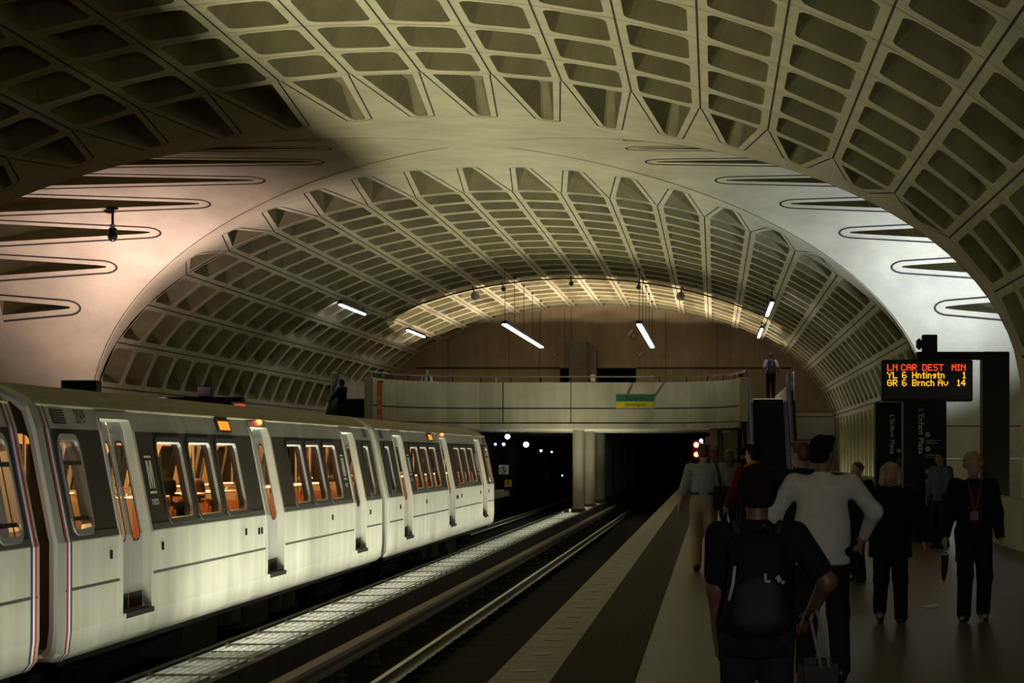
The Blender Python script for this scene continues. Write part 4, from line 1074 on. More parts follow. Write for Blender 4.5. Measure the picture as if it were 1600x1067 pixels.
# hanging wires with clips on the transverse band
for px, py, l, lb in ((985, 214, 14, 'thin black clip with a short hanging wire at the crown of the crossing'), (1040, 219, 58, 'thin black clip with a long hanging wire right of the crown')):
    Y = 64.5; p = at(px, py, Y); t = thing('hanging_wire', lb, 'wire', p)
    zt = ZS+BZ*math.sqrt(max(0, 1-((Y-YC)/AT)**2))
    b = MB(); b.box(p[0]-.03, p[0]+.03, Y-.05, Y+.05, p[2]-.12, max(zt, p[2]+.02)+.0); b.build('clip', M['black'], parent=t)
    b = MB(); b.tube([(p[0], Y, p[2]-.1), (p[0]+.01, Y, p[2]-.1-l*Y/F)], .012, 6); b.build('wire', M['black'], parent=t)
    b = MB(); b.tube([(p[0], Y, p[2]-.02), (p[0]+.35, Y, p[2]-.03)], .02, 6); b.build('arm', M['black'], parent=t)
# loudspeaker and small lights on the end wall
p = at(985, 520, YEND-.3); t = thing('loudspeaker', 'pale tilted loudspeaker on the brown end wall beside the right pendant lamp', 'loudspeaker', p)
b = MB(); b.obox(p, (.12, 0, .16), (0, .14, 0), (-.05, 0, .04)); b.build('case', M['sign_grey'], parent=t); b = MB(); b.lathe([(.05, 0), (.11, .1)], (p[0]+.16, p[1], p[2]-.14), 12, 'y'); b.build('horn', M['sign_grey'], parent=t)
b = MB(); b.box(p[0]-.03, p[0]+.03, p[1], YEND, p[2]-.05, p[2]+.02); b.build('bracket', M['black'], parent=t)
for px, lb in ((867, 'small pale bracket on the brown end wall left of the shaft'), (999.5, 'small pale bracket on the brown end wall right of the shaft')):
    p = at(px, 553, YEND-.12); t = thing('wall_bracket', lb, 'bracket', p)
    b = MB()
    for s in (-1, 1): b.obox((p[0]+s*.05, p[1], p[2]), (.05, 0, s*.08), (0, .10, 0), (.015, 0, -.01*s))
    b.build('plate', M['sign_grey'], parent=t)
p0 = at(923, 585, YEND-1.1); p1 = at(930, 596, YEND-1.1)
b = MB(); b.bbox(p0[0], p1[0], YEND-1.24, YEND-1.01, p1[2], p0[2], .02); tag(b.build('wall_box', M['sign_white']), 'small white box on the dark shaft above the mezzanine parapet', 'box')
for px, py, lb in ((775, 589.5, 'thin pale disc lamp over the mezzanine railing, left one'), (1018, 588.5, 'thin pale disc lamp over the mezzanine railing, right one')):
    p = at(px, py, 98); b = MB(); b.lathe([(.02, -.02), (.24, -.01), (.24, .0), (.03, .04)], p, 20); b.tube([(p[0], p[1], MF), (p[0], p[1], p[2])], .025, 8); tag(b.build('disc_lamp', M['sign_white']), lb, 'lamp')
p = at(1455, 948, 25.9); b = MB(); b.box(p[0]-.07, p[0]+.07, 25.8, 26.0, .001, .004); b.obox((p[0]+.02, 25.9, .012), (.05, .01, .004), (0, .05, .006), (0, 0, .001))
tag(b.build('paper_scrap', M['paper']), 'scrap of white paper on the platform floor between the two women', 'paper')
# ------------------------------------------------------------------ people: smooth bodies from blended volumes
def A(*v): return np.array(v, dtype=np.float64)
class Vol:
    def __init__(s, k=.03): s.pr = []; s.sub = []; s.cut = []; s.k = k
    def cap(s, p0, p1, r0, r1=None, ys=1.0, k=None): s.pr.append(('c', A(*p0), A(*p1), r0, r0 if r1 is None else r1, ys, k)); return s
    def ell(s, c, r, R=None, k=None): s.pr.append(('e', A(*c), A(*r), R, k)); return s
    def minus(s, c, r): s.sub.append((A(*c), A(*r))); return s
    def plane(s, p, n): n = A(*n); s.cut.append((A(*p), n/np.linalg.norm(n))); return s
    def bounds(s):
        lo = np.full(3, 9e9); hi = -lo
        for p in s.pr:
            if p[0] == 'c': r = max(p[3], p[4]); l = np.minimum(p[1], p[2])-r; h = np.maximum(p[1], p[2])+r
            else: r = max(p[2]) if p[3] is not None else p[2]; l = p[1]-r; h = p[1]+r
            lo = np.minimum(lo, l); hi = np.maximum(hi, h)
        return lo, hi
    def mesh(s, h, smooth=2):
        lo, hi = s.bounds(); lo = lo-3*h; hi = hi+3*h
        n = np.ceil((hi-lo)/h).astype(int)+1
        ax = [lo[i]+h*np.arange(n[i]) for i in range(3)]
        D = np.full(n, 1.0)
        for p in s.pr:
            if p[0] == 'c': r = max(p[3], p[4]); a = np.minimum(p[1], p[2])-r; b = np.maximum(p[1], p[2])+r; kk = p[6]
            else: r = np.full(3, max(p[2])) if p[3] is not None else p[2]; a = p[1]-r; b = p[1]+r; kk = p[4]
            k = s.k if kk is None else kk
            m = k+3*h
            i0 = np.maximum(0, np.floor((a-m-lo)/h).astype(int)); i1 = np.minimum(n, np.ceil((b+m-lo)/h).astype(int)+1)
            X, Y, Z = np.meshgrid(ax[0][i0[0]:i1[0]], ax[1][i0[1]:i1[1]], ax[2][i0[2]:i1[2]], indexing='ij')
            if p[0] == 'c':
                ys = p[5]; d = p[2]-p[1]; d = d*A(1, 1/ys, 1); l2 = max(1e-9, d@d)
                px, py, pz = X-p[1][0], (Y-p[1][1])/ys, Z-p[1][2]
                t = np.clip((px*d[0]+py*d[1]+pz*d[2])/l2, 0, 1)
                q = (np.sqrt((px-t*d[0])**2+(py-t*d[1])**2+(pz-t*d[2])**2)-(p[3]+(p[4]-p[3])*t))*min(1, ys if ys < 1 else 1)
            else:
                px, py, pz = X-p[1][0], Y-p[1][1], Z-p[1][2]
                if p[3] is not None:
                    R = p[3]; px, py, pz = R[0,0]*px+R[1,0]*py+R[2,0]*pz, R[0,1]*px+R[1,1]*py+R[2,1]*pz, R[0,2]*px+R[1,2]*py+R[2,2]*pz
                rx, ry, rz = p[2]
                k0 = np.sqrt((px/rx)**2+(py/ry)**2+(pz/rz)**2); k1 = np.sqrt((px/rx**2)**2+(py/ry**2)**2+(pz/rz**2)**2)+1e-9
                q = k0*(k0-1)/k1
            S = D[i0[0]:i1[0], i0[1]:i1[1], i0[2]:i1[2]]
            if k > 0:
                hh = np.maximum(k-np.abs(S-q), 0)/k; S[...] = np.minimum(S, q)-hh*hh*k*.25
            else: S[...] = np.minimum(S, q)
        if s.sub or s.cut:
            X, Y, Z = np.meshgrid(*ax, indexing='ij')
            for c, r in s.sub:
                px, py, pz = X-c[0], Y-c[1], Z-c[2]; rx, ry, rz = r
                k0 = np.sqrt((px/rx)**2+(py/ry)**2+(pz/rz)**2); k1 = np.sqrt((px/rx**2)**2+(py/ry**2)**2+(pz/rz**2)**2)+1e-9
                D = np.maximum(D, -(k0*(k0-1)/k1))
            for c, nn in s.cut:
                D = np.maximum(D, (X-c[0])*nn[0]+(Y-c[1])*nn[1]+(Z-c[2])*nn[2])
        # surface nets
        I = D < 0
        c8 = sum(I[i:n[0]-1+i, j:n[1]-1+j, k:n[2]-1+k].astype(np.int8) for i in (0,1) for j in (0,1) for k in (0,1))
        act = (c8 > 0) & (c8 < 8)
        idx = -np.ones(act.shape, int); ii = np.argwhere(act); idx[act] = np.arange(len(ii))
        acc = np.zeros((len(ii), 3)); cnt = np.zeros(len(ii))
        corners = [(i,j,k) for i in (0,1) for j in (0,1) for k in (0,1)]
        for a in corners:
            for axn in range(3):
                if a[axn]: continue
                b = list(a); b[axn] = 1
                da = D[ii[:,0]+a[0], ii[:,1]+a[1], ii[:,2]+a[2]]; db = D[ii[:,0]+b[0], ii[:,1]+b[1], ii[:,2]+b[2]]
                cr = (da < 0) != (db < 0)
                t = np.where(cr, da/np.where(cr, da-db, 1), 0)
                pos = np.tile(A(*a), (len(ii), 1)); pos[:, axn] += t
                acc[cr] += pos[cr]; cnt[cr] += 1
        V = lo + h*(ii + acc/np.maximum(cnt, 1)[:, None])
        faces = []
        for axn in range(3):
            u, w = [(1,2),(2,0),(0,1)][axn]
            sl0 = [slice(None)]*3; sl1 = [slice(None)]*3; sl0[axn] = slice(0, -1); sl1[axn] = slice(1, None)
            cr = I[tuple(sl0)] != I[tuple(sl1)]
            e = np.argwhere(cr); e = e[(e[:,u] > 0) & (e[:,w] > 0) & (e[:,u] < n[u]-1) & (e[:,w] < n[w]-1)]
            def cell(du, dw):
                q = e.copy(); q[:,u] -= du; q[:,w] -= dw; return idx[q[:,0], q[:,1], q[:,2]]
            q = np.stack([cell(1,1), cell(0,1), cell(0,0), cell(1,0)], 1)
            flip = ~I[e[:,0], e[:,1], e[:,2]]
            q[flip] = q[flip][:, ::-1]; faces.append(q)
        Fq = np.concatenate(faces); Fq = Fq[(Fq >= 0).all(1)]
        E = np.concatenate([Fq[:, [0,1]], Fq[:, [1,2]], Fq[:, [2,3]], Fq[:, [3,0]]])
        for _ in range(smooth):
            sm_ = np.zeros_like(V); c = np.zeros(len(V))
            for a, b in ((0,1),(1,0)):
                np.add.at(sm_, E[:, a], V[E[:, b]]); np.add.at(c, E[:, a], 1)
            V = V*.5 + .5*sm_/np.maximum(c, 1)[:, None]
        return V, Fq
def vol_obj(name, vol, m, parent, h, smooth=2):
    V, Fq = vol.mesh(h, smooth)
    me = bpy.data.meshes.new(name); me.from_pydata(V.tolist(), [], Fq.tolist()); me.materials.append(m)
    me.polygons.foreach_set('use_smooth', [True]*len(me.polygons)); me.update()
    o = bpy.data.objects.new(name, me); COL.objects.link(o)
    if parent is not None: o.parent = parent
    return o
def ik(a, b, l1, l2, pole):
    a, b, pole = A(*a), A(*b), A(*pole); d = b-a; L = np.linalg.norm(d); mx = (l1+l2)*.999
    if L > mx: b = a+d/L*mx; d = b-a; L = mx
    u = d/L; x = (l1*l1-l2*l2+L*L)/(2*L); hgt = math.sqrt(max(0, l1*l1-x*x))
    p = pole-(pole@u)*u; p = p/max(1e-6, np.linalg.norm(p))
    return a+u*x+p*hgt, b
def rotz(p, a, c=(0,0)): 
    x, y = p[0]-c[0], p[1]-c[1]; return A(c[0]+x*math.cos(a)-y*math.sin(a), c[1]+x*math.sin(a)+y*math.cos(a), p[2])
SKIN = {'dark': mat('skin_dark', (.13,.068,.042), .5), 'light': mat('skin_light', (.40,.24,.17), .5), 'mid': mat('skin_mid', (.24,.13,.085), .5)}
def cloth(name, col, r=.85): return mat(name, col, r, spec=.12, noise=.12, scale=14, bump=.25, bscale=11)
HAIR = {'black': mat('hair_black', (.010,.008,.007), .8, spec=.1), 'brown': mat('hair_brown', (.06,.035,.02), .5), 'blond': mat('hair_blond', (.36,.26,.12), .5), 'grey': mat('hair_grey', (.20,.17,.14), .5), 'auburn': mat('hair_auburn', (.11,.045,.022), .5)}
EYEW = mat('eye_white', (.6,.58,.55), .3)

def person(label, loc, face, H, skin='light', hair='brown', hairstyle='short', top=None, bottom=None, shoes=(.012,.011,.011),
           feet=((-.10,.0,0),(.10,.0,0)), hands=((-.27,.04,.80),(.27,.04,.80)), elb=((-.4,-1,0),(.4,-1,0)), lean=0.0, head=(0,0), width=1.0,
           sleeve='long', hem=.84, coat=None, inner=None, tuck=False, res=.016, hipz=.93, seated=False, curl=.6, belly=0.0, glasses=False, eyes=False, lower=True, loose=1.0):
    S = H/1.75
    root = thing('person', label, 'person', loc); root.rotation_euler.z = face
    def up(x, y, z): return (x, y+lean*(z-hipz), z)
    hz = hipz
    dz = hz-.93
    def U(x, y, z): return up(x, y, z+dz)
    sh = [U(-.175*width, -.01, 1.415), U(.175*width, -.01, 1.415)]
    body = Vol(.035)
    # torso
    body.cap(U(0,0,.98), U(0,0,1.10), .115, .11, .80).cap(U(0,0,1.10), U(0,.0,1.30), .12, .135, .75).cap(U(-.11*width,-.01,1.39), U(.11*width,-.01,1.39), .062, .062)
    hip = [(-.09, 0, hz-.02), (.09, 0, hz-.02)]
    ank = []; knee = []
    for i in (0, 1):
        fx, fy, fz = feet[i][:3]
        k, a = ik(hip[i], (fx, fy-.03, fz+.085), .435, .42, (0 if not seated else 0, 1, .3))
        knee.append(k); ank.append(a)
        if lower:
            body.cap(hip[i], k, .075, .052).cap(k, a, .050, .036)
            body.cap(a, a+A(0,.05,-.04), .034, .03).cap(a+A(0,-.02,-.045), a+A(0,.13,-.055), .032, .024)
    # neck, head
    hy, hp = head
    nb = A(*U(0,-.015,1.45)); hc = A(*U(0,.015,1.615))
    body.cap(nb, hc+A(0,-.015,-.03), .058, .052)
    def Hd(x, y, z):
        c, s_ = math.cos(hp), math.sin(hp); y2 = y*c+z*s_; z2 = -y*s_+z*c
        return hc + A(x*math.cos(hy)-y2*math.sin(hy), x*math.sin(hy)+y2*math.cos(hy), z2)
    Rm = np.array([[math.cos(hy), -math.sin(hy), 0],[math.sin(hy), math.cos(hy), 0],[0,0,1]])@np.array([[1,0,0],[0,math.cos(hp),math.sin(hp)],[0,-math.sin(hp),math.cos(hp)]])
    body.ell(Hd(0,-.005,.035), (.073,.092,.092), Rm).ell(Hd(0,.03,-.03), (.058,.062,.082), Rm).ell(Hd(0,.062,-.088), (.026,.022,.020), Rm, .02)
    body.cap(Hd(0,.088,.015), Hd(0,.112,-.025), .010, .014, k=.015).ell(Hd(0,.094,-.056), (.022,.010,.007), Rm, .006).ell(Hd(0,.090,-.068), (.020,.010,.008), Rm, .006)
    body.cap(Hd(-.035,.083,.032), Hd(.035,.083,.032), .010, .010, k=.02)
    for sx in (-1, 1):
        body.ell(Hd(sx*.076,-.012,-.002), (.010,.022,.033), Rm, .01); body.minus(Hd(sx*.030,.102,.012), (.016,.013,.010)); body.ell(Hd(sx*.04,.07,-.02), (.02,.018,.018), Rm, .02)
    # arms and hands
    wr = []; el = []
    for i, sx in ((0, -1), (1, 1)):
        w = hands[i]; e, wv = ik(sh[i], w, .285, .25, elb[i]); el.append(e); wr.append(wv)
        body.cap(sh[i], e, .052*width**.8, .043*width**.8).cap(e, wv, .043*width**.8, .028)
        d = wv-e; d = d/np.linalg.norm(d)
        inward = A(-sx, .0, 0) if abs(d[0]) < .8 else A(0, 1, 0)
        side = np.cross(d, inward); side = side/np.linalg.norm(side)          # from little finger to index side
        if side[1] < 0 and abs(d[2]) > .5: side = -side
        if abs(d[2]) <= .5 and side[2] < 0: side = -side
        pn = np.cross(side, d); 
        if pn@inward < 0: pn = -pn
        for q, off in enumerate((-.028, -.010, .010, .028)):
            base = wv+d*.085+side*off
            body.cap(wv+d*.015+side*off*.6, base, .016, .014, k=.02)
            L = (.052, .064, .070, .062)[q]; c = curl
            m1 = base+(d*math.cos(c*.5)+pn*math.sin(c*.5))*L*.55; m2 = m1+(d*math.cos(c*1.3)+pn*math.sin(c*1.3))*L*.5
            body.cap(base, m1, .0098, .009, k=.006).cap(m1, m2, .009, .0075, k=.006)
        tb = wv+d*.025+side*.026; t1 = tb+(d*.7+side*.55+pn*.35)/1.0*.038; t2 = t1+(d*.85+pn*.4)*.03
        body.cap(tb, t1, .013, .011, k=.012).cap(t1, t2, .011, .008, k=.008)
    bo = vol_obj('body', body, SKIN[skin], root, res*.62, 1)
    # clothes
    if bottom is not None and lower:
        v = Vol(.04)
        v.cap(U(-.05,0,.955), U(.05,0,.955), .125*width, .125*width, .88).cap(U(0,0,.95), U(0,0,1.06), .135*width, .13*width, .85)
        for i in (0, 1):
            v.cap(hip[i], knee[i], .098*loose, .074*loose).cap(knee[i], ank[i]+A(0,0,.0), .073*loose, .066*loose)
        v.plane(U(0,0,1.075), (0,0,1))
        vol_obj('trousers', v, bottom, root, res)
    if lower:
        for i in (0, 1):
            fx, fy, fz = feet[i][:3]; a = ank[i]; pit = feet[i][3] if len(feet[i]) > 3 else 0
            v = Vol(.03); c, s_ = math.cos(pit), math.sin(pit)
            def T(y, z): return a + A(0, y*c+z*s_, -.085+(-y*s_+z*c))
            v.cap(T(-.045,.04), T(.05,.045), .046, .042).cap(T(.05,.036), T(.17,.030), .044, .034).cap(T(-.04,.05), T(-.02,.10), .044, .046)
            nn = A(0, -s_, -c); v.plane(T(0, .0), nn)
            vol_obj('shoe', v, mat('shoe_leather', shoes, .4) if False else SHOE, root, res*.7)
    if inner is not None:
        v = Vol(.03); v.cap(U(0,.03,1.05), U(0,.035,1.32), .125, .12, .8).cap(U(0,.01,1.36), U(0,.0,1.44), .08, .062); v.plane(U(0,0,.95), (0,0,-1)); vol_obj('shirt', inner_m(inner), inner, root, res) if False else vol_obj('shirt', v, inner, root, res)
    if top is not None:
        v = Vol(.045); w = width
        lowz = hem
        v.cap(U(0,0,min(1.05, 1.05)), U(0,0,1.28), (.145+belly)*w, .155*w, .78).cap(U(-.115*w,-.012,1.385), U(.115*w,-.012,1.385), .082, .082).cap(U(0,-.01,1.42), U(0,-.012,1.462), .072, .066, k=.03)
        v.cap((0, lean*(lowz-hz)*.3, lowz-.08), U(0,0,1.10), (.165+belly*.6)*w*(1.10 if coat else 1), (.150+belly)*w, .80)
        ext = {'long': 1.0, 'short': .0, 'elbow': .02}[sleeve]
        for i in (0, 1):
            e, wv = el[i], wr[i]; g = .012 if coat else 0
            if ext >= 1: v.cap(sh[i], e, .070+g, .060+g).cap(e, wv-(wv-e)*.06, .058+g, .042+g)
            else: v.cap(A(*sh[i]), A(*sh[i])*.28+e*.72, .072+g, .068+g)
        v.plane((0,0,lowz), (0,0,-1)); v.plane(U(0,0,1.50), (0,0,1))
        if inner is not None:                                    # open front
            v.minus(U(0,.17,1.12), (.075,.12,.40))
        vol_obj('coat' if coat else 'shirt', v, top, root, res)
    if tuck:
        v = Vol(.01); v.cap(U(-.05,0,1.065), U(.05,0,1.065), .146*width, .146*width, .84, k=0); v.plane(U(0,0,1.085), (0,0,1)); v.plane(U(0,0,1.045), (0,0,-1)); vol_obj('belt', v, SHOE, root, res*.8)
    # hair
    v = Vol(.02)
    if hairstyle in ('short', 'afro', 'bald'):
        g = {'short': .010, 'afro': .03, 'bald': .004}[hairstyle]
        v.ell(Hd(0,-.012,.040), (.075+g,.092+g,.092+g), Rm).ell(Hd(0,-.045,-.01), (.068+g*.6,.055+g,.07), Rm)
        if hairstyle != 'bald': v.cap(Hd(-.04,.055,.10), Hd(.04,.055,.10), .030+g*.5, .030+g*.5)
        n = Hd(0,1,-.62)-Hd(0,0,0); v.plane(Hd(0,.045,.055), n)
        v.plane(Hd(0,0,-.06), Hd(0,0,-1)-Hd(0,0,0))
    elif hairstyle == 'bob':
        v.ell(Hd(0,-.02,.04), (.095,.105,.102), Rm).ell(Hd(0,-.055,-.04), (.10,.065,.11), Rm)
        for sx in (-1, 1): v.cap(Hd(sx*.078,.0,.06), Hd(sx*.092,.02,-.085), .036, .034).ell(Hd(sx*.085,-.02,-.09), (.04,.05,.04), Rm)
        v.cap(Hd(-.05,.06,.105), Hd(.05,.06,.100), .032, .030)
        v.minus(Hd(0,.105,-.02), (.058,.075,.098))
    elif hairstyle == 'curly':
        rr = random.Random(5)
        for k in range(70):
            a = rr.uniform(0, 2*PI); t = math.acos(rr.uniform(-.35, 1)); x, y, z = .088*math.sin(t)*math.cos(a), -.015+.10*math.sin(t)*math.sin(a), .035+.10*math.cos(t)
            if y > .045 and z < .075: continue
            v.ell(Hd(x, y, z), (.026,.026,.026), None, .012)
        v.ell(Hd(0,-.02,.045), (.082,.09,.095), Rm); v.minus(Hd(0,.105,-.02), (.058,.07,.085))
    elif hairstyle == 'long':
        v.ell(Hd(0,-.015,.04), (.088,.102,.10), Rm).cap(Hd(0,-.06,.0), Hd(0,-.085,-.20), .085, .06, .7)
        for sx in (-1, 1): v.cap(Hd(sx*.07,.0,.05), Hd(sx*.075,.0,-.12), .03, .028)
        v.minus(Hd(0,.105,-.015), (.06,.075,.10))
    elif hairstyle == 'bun':
        v.ell(Hd(0,-.015,.04), (.084,.10,.098), Rm).ell(Hd(0,-.11,.05), (.045,.04,.045), Rm)
        n = Hd(0,1,-.7)-Hd(0,0,0); v.plane(Hd(0,.05,.05), n); v.plane(Hd(0,0,-.07), Hd(0,0,-1)-Hd(0,0,0))
    vol_obj('hair', v, HAIR[hair], root, res*.62, 1)
    if eyes:
        for sx in (-1, 1):
            b = MB(); b.sphere((0,0,0), .0105, 10); b.v = [tuple(A(*p)+Hd(sx*.030,.087,.013)) for p in b.v]; o = b.build('eye', EYEW, base=False); o.parent = root
            b = MB(); b.sphere((0,0,0), .0055, 8); b.v = [tuple(A(*p)+Hd(sx*.030,.096,.013)) for p in b.v]; q = b.build('iris', HAIR['black'], base=False); q.parent = o
        b = MB(); b.tube([tuple(Hd(x,.102-abs(x)*.35,-.061)) for x in (-.022,-.01,0,.01,.022)], .0035, 6); q = b.build('lips', mat('lip', (.22,.08,.07), .5), base=False); q.parent = root
    if glasses:
        b = MB()
        for sx in (-1, 1):
            b.tube([tuple(Hd(sx*.034+.026*math.cos(t), .106-.1*abs(sx*.034+.026*math.cos(t))*.8, .012+.020*math.sin(t))) for t in np.linspace(0, 2*PI, 13)], .0028, 5)
            b.tube([tuple(Hd(sx*.060,.096,.016)), tuple(Hd(sx*.083,.06,.016)), tuple(Hd(sx*.083,-.02,.01))], .0030, 5)
        b.tube([tuple(Hd(-.010,.106,.016)), tuple(Hd(.010,.106,.016))], .003, 5)
        o = b.build('glasses', M['steel'], base=False); o.parent = root
    for ch in list(root.children):
        for q in [ch]: q.scale = (S, S, S)
    info = dict(root=root, S=S, sh=sh, el=el, wr=wr, hc=hc, U=U, Hd=Hd, face=face, loc=Vector(loc))
    return info
SHOE = mat('shoe_leather', (.012,.011,.011), .4)
def to_world(pi, p): return pi['loc'] + Matrix.Rotation(pi['face'], 3, 'Z') @ (Vector([float(c) for c in p])*pi['S'])
def held(pi, name, label, cat, group=None):
    """a thing carried by a person, standing on its own at the carrier's place"""
    t = thing(name, label, cat, pi['loc'], group); t.rotation_euler.z = pi['face']; return t
def put(pi, t, name, mb=None, vol=None, m=None, h=.014, smooth=True):
    if mb is not None: o = mb.build(name, m, base=False, smooth=smooth, fix=True); o.parent = t
    else: o = vol_obj(name, vol, m, t, h)
    o.scale = (pi['S'],)*3; return o

# --- foreground: boy with a backpack, back to us
tee = cloth('navy_tee', (.010,.011,.016)); dk = cloth('dark_trousers', (.014,.013,.014)); jean = cloth('dark_denim', (.018,.022,.034)); white = cloth('white_shirt', (.62,.62,.58))
boy = person('boy in a dark T-shirt with a backpack, seen from behind, nearest the camera', (.20, 11.0, 0), 0.0, 1.59, 'dark', 'black', 'afro', top=tee, bottom=jean, sleeve='short', hem=.80,
             feet=((-.12,.12,0),(.11,-.10,.03,.3)), hands=((-.20,.10,.83),(.27,.14,1.00)), elb=((-.9,-.6,0),(.9,-.7,0)), width=1.10, head=(.06,-.03), res=.0125, curl=.7, loose=1.05)
bp = held(boy, 'backpack', 'dark backpack with pale marks on its pocket, worn by the nearest boy', 'backpack')
v = Vol(.04); U = boy['U']; v.cap(U(-.09,-.20,1.00), U(.09,-.20,1.00), .085, .085, .95).cap(U(-.065,-.18,1.36), U(.065,-.18,1.36), .075, .075, .9).cap(U(-.085,-.20,1.03), U(-.06,-.185,1.34), .085, .075, .95).cap(U(.085,-.20,1.03), U(.06,-.185,1.34), .085, .075, .95).cap(U(0,-.205,1.03), U(0,-.19,1.33), .09, .08, 1.0)
put(boy, bp, 'main_bag', vol=v, m=cloth('backpack_nylon', (.008,.008,.010), .7), h=.012)
v = Vol(.03); v.cap(U(-.07,-.295,1.02), U(.07,-.295,1.02), .055, .055, .7).cap(U(-.07,-.29,1.13), U(.07,-.29,1.13), .05, .05, .7).cap(U(0,-.29,1.03), U(0,-.29,1.14), .10, .09, .5); put(boy, bp, 'front_pocket', vol=v, m=M['rubber'], h=.012)
b = MB()
for (x0, z0, x1, z1) in ((.035,1.235,.035,1.195), (.035,1.195,.06,1.195), (.085,1.215,.115,1.20), (.10,1.225,.10,1.19), (.115,1.185,.13,1.195)): b.tube([U(x0,-.318,z0), U(x1,-.318,z1)], .008, 6)
for o in b.v: pass
b.v = [(p[0], p[1]+.0, p[2]) for p in b.v]; put(boy, bp, 'printed_mark', mb=b, m=M['sign_grey'])
b = MB(); b.tube([U(-.115,-.29,1.27), U(-.125,-.30,1.18), U(-.145,-.285,1.10)], .009, 6); put(boy, bp, 'reflective_strip', mb=b, m=M['sign_grey'])
b = MB(); b.tube([U(0,-.16,1.44), U(.03,-.20,1.47), U(.06,-.16,1.44)], .012, 6)
for sx in (-1, 1): b.tube([U(sx*.09,-.14,1.40), U(sx*.115,-.08,1.475), U(sx*.12,.04,1.465), U(sx*.125,.135,1.38), U(sx*.135,.14,1.22), U(sx*.165,.06,1.08), U(sx*.13,-.15,1.02)], .020, 8)
put(boy, bp, 'strap', mb=b, m=M['rubber'])
# --- man in white shirt
man = person('man in an untucked white shirt and dark trousers, seen from behind', (.79, 17.4, 0), -.04, 1.79, 'mid', 'black', 'short', top=white, bottom=dk, hem=.83, width=1.16, belly=.015,
             feet=((-.12,.10,0),(.13,-.06,.02,.25)), hands=((-.30,.22,.98),(.30,.24,1.02)), elb=((-1.2,-.35,0),(1.2,-.35,0)), head=(-.55,-.05), glasses=True, res=.014, loose=1.08)
tb = held(boy, 'hand_bag', 'dark bag with two pale handles at the right hip of the nearest boy', 'bag')
b = MB(); b.bbox(.20,.40,-.20,-.04,.42,.80,.03); put(boy, tb, 'bag_body', mb=b, m=M['rubber'], smooth=False)
b = MB(); b.tube([(.262,-.20,1.0),(.29,-.21,.87),(.315,-.205,.76)], .009, 6); b.tube([(.297,-.04,1.03),(.275,-.10,1.02),(.262,-.20,1.0)], .009, 6); put(boy, tb, 'handle', mb=b, m=M['dim_grey'])
b = MB(); b.tube([(.297,-.19,1.03),(.325,-.205,.90),(.355,-.205,.76)], .009, 6); b.tube([(.297,-.19,1.03),(.295,-.06,1.04)], .009, 6); put(boy, tb, 'handle', mb=b, m=M['dim_grey'])
# --- man with shoulder bag walking on the edge
blue = cloth('grey_blue_shirt', (.27,.31,.33)); khaki = cloth('khaki', (.34,.28,.18))
m2 = person('man in a pale blue shirt and khaki trousers walking away along the platform edge', (-.14, 33.6, 0), .02, 1.80, 'light', 'brown', 'short', top=blue, bottom=khaki, hem=1.03, tuck=True, width=1.08,
            feet=((-.10,.06,0),(.11,-.10,.03,.35)), hands=((-.34,.06,.84),(.28,.10,.86)), elb=((-.6,-1,0),(.6,-1,0)), head=(.0,.06), res=.02, loose=1.12)
sb = held(m2, 'shoulder_bag', 'black shoulder bag on the right hip of the man in khaki trousers', 'bag')
b = MB(); b.bbox(.13,.34,-.20,.0,.84,1.16,.03); put(m2, sb, 'bag_body', mb=b, m=M['rubber'], smooth=False)
b = MB(); b.bbox(.125,.345,-.215,-.19,.98,1.17,.01); put(m2, sb, 'flap', mb=b, m=M['black'], smooth=False)
b = MB(); b.tube([(.24,-.16,1.12),(.20,-.15,1.35),(.16,-.02,1.505),(.19,.12,1.40),(.25,.12,1.12),(.26,-.02,1.10)], .022, 8); put(m2, sb, 'strap', mb=b, m=M['rubber'])
# --- people farther along the platform
maroon = cloth('maroon_jacket', (.11,.012,.014)); orange = cloth('orange_scarf', (.42,.19,.02)); blackc = cloth('black_coat', (.007,.007,.008)); navyc = cloth('navy_coat', (.018,.02,.03)); red = cloth('dark_red_shirt', (.08,.008,.014)); grey = cloth('grey_cardigan', (.16,.15,.14)); bluej = cloth('blue_jacket', (.07,.095,.13)); lilac = cloth('lilac_shirt', (.55,.52,.62))
p5 = person('woman in a dark red jacket with an orange collar, beyond the boy', (.50, 30.0, 0), .5, 1.77, 'light', 'black', 'short', top=maroon, bottom=dk, hem=.80, head=(.35,-.1), res=.02, coat=True, hands=((-.26,.20,1.0),(.28,.05,.84)))
v = Vol(.03); U = p5['U']; v.cap(U(-.12,-.02,1.43), U(.12,-.02,1.43), .072, .072).cap(U(0,-.02,1.44), U(0,-.02,1.49), .085, .075); vol_obj('scarf', v, orange, p5['root'], .018).scale = (p5['S'],)*3
p6 = person('person with auburn hair and glasses half hidden behind the white-shirted man', (.86, 23.6, 0), .3, 1.78, 'light', 'auburn', 'short', top=navyc, bottom=dk, hem=.78, head=(.6,0), glasses=True, res=.02, coat=True)
p7 = person('woman in a grey cardigan standing far along the platform, left of the right escalator', (.31, 47.0, 0), .4, 1.74, 'light', 'brown', 'long', top=grey, bottom=dk, hem=.95, res=.024, hands=((-.20,.30,1.05),(.27,.05,.82)))
p8 = person('person in black standing beside the grey-cardigan woman, far along the platform', (.62, 50.0, 0), -.3, 1.82, 'mid', 'black', 'short', top=blackc, bottom=dk, hem=.85, res=.024)
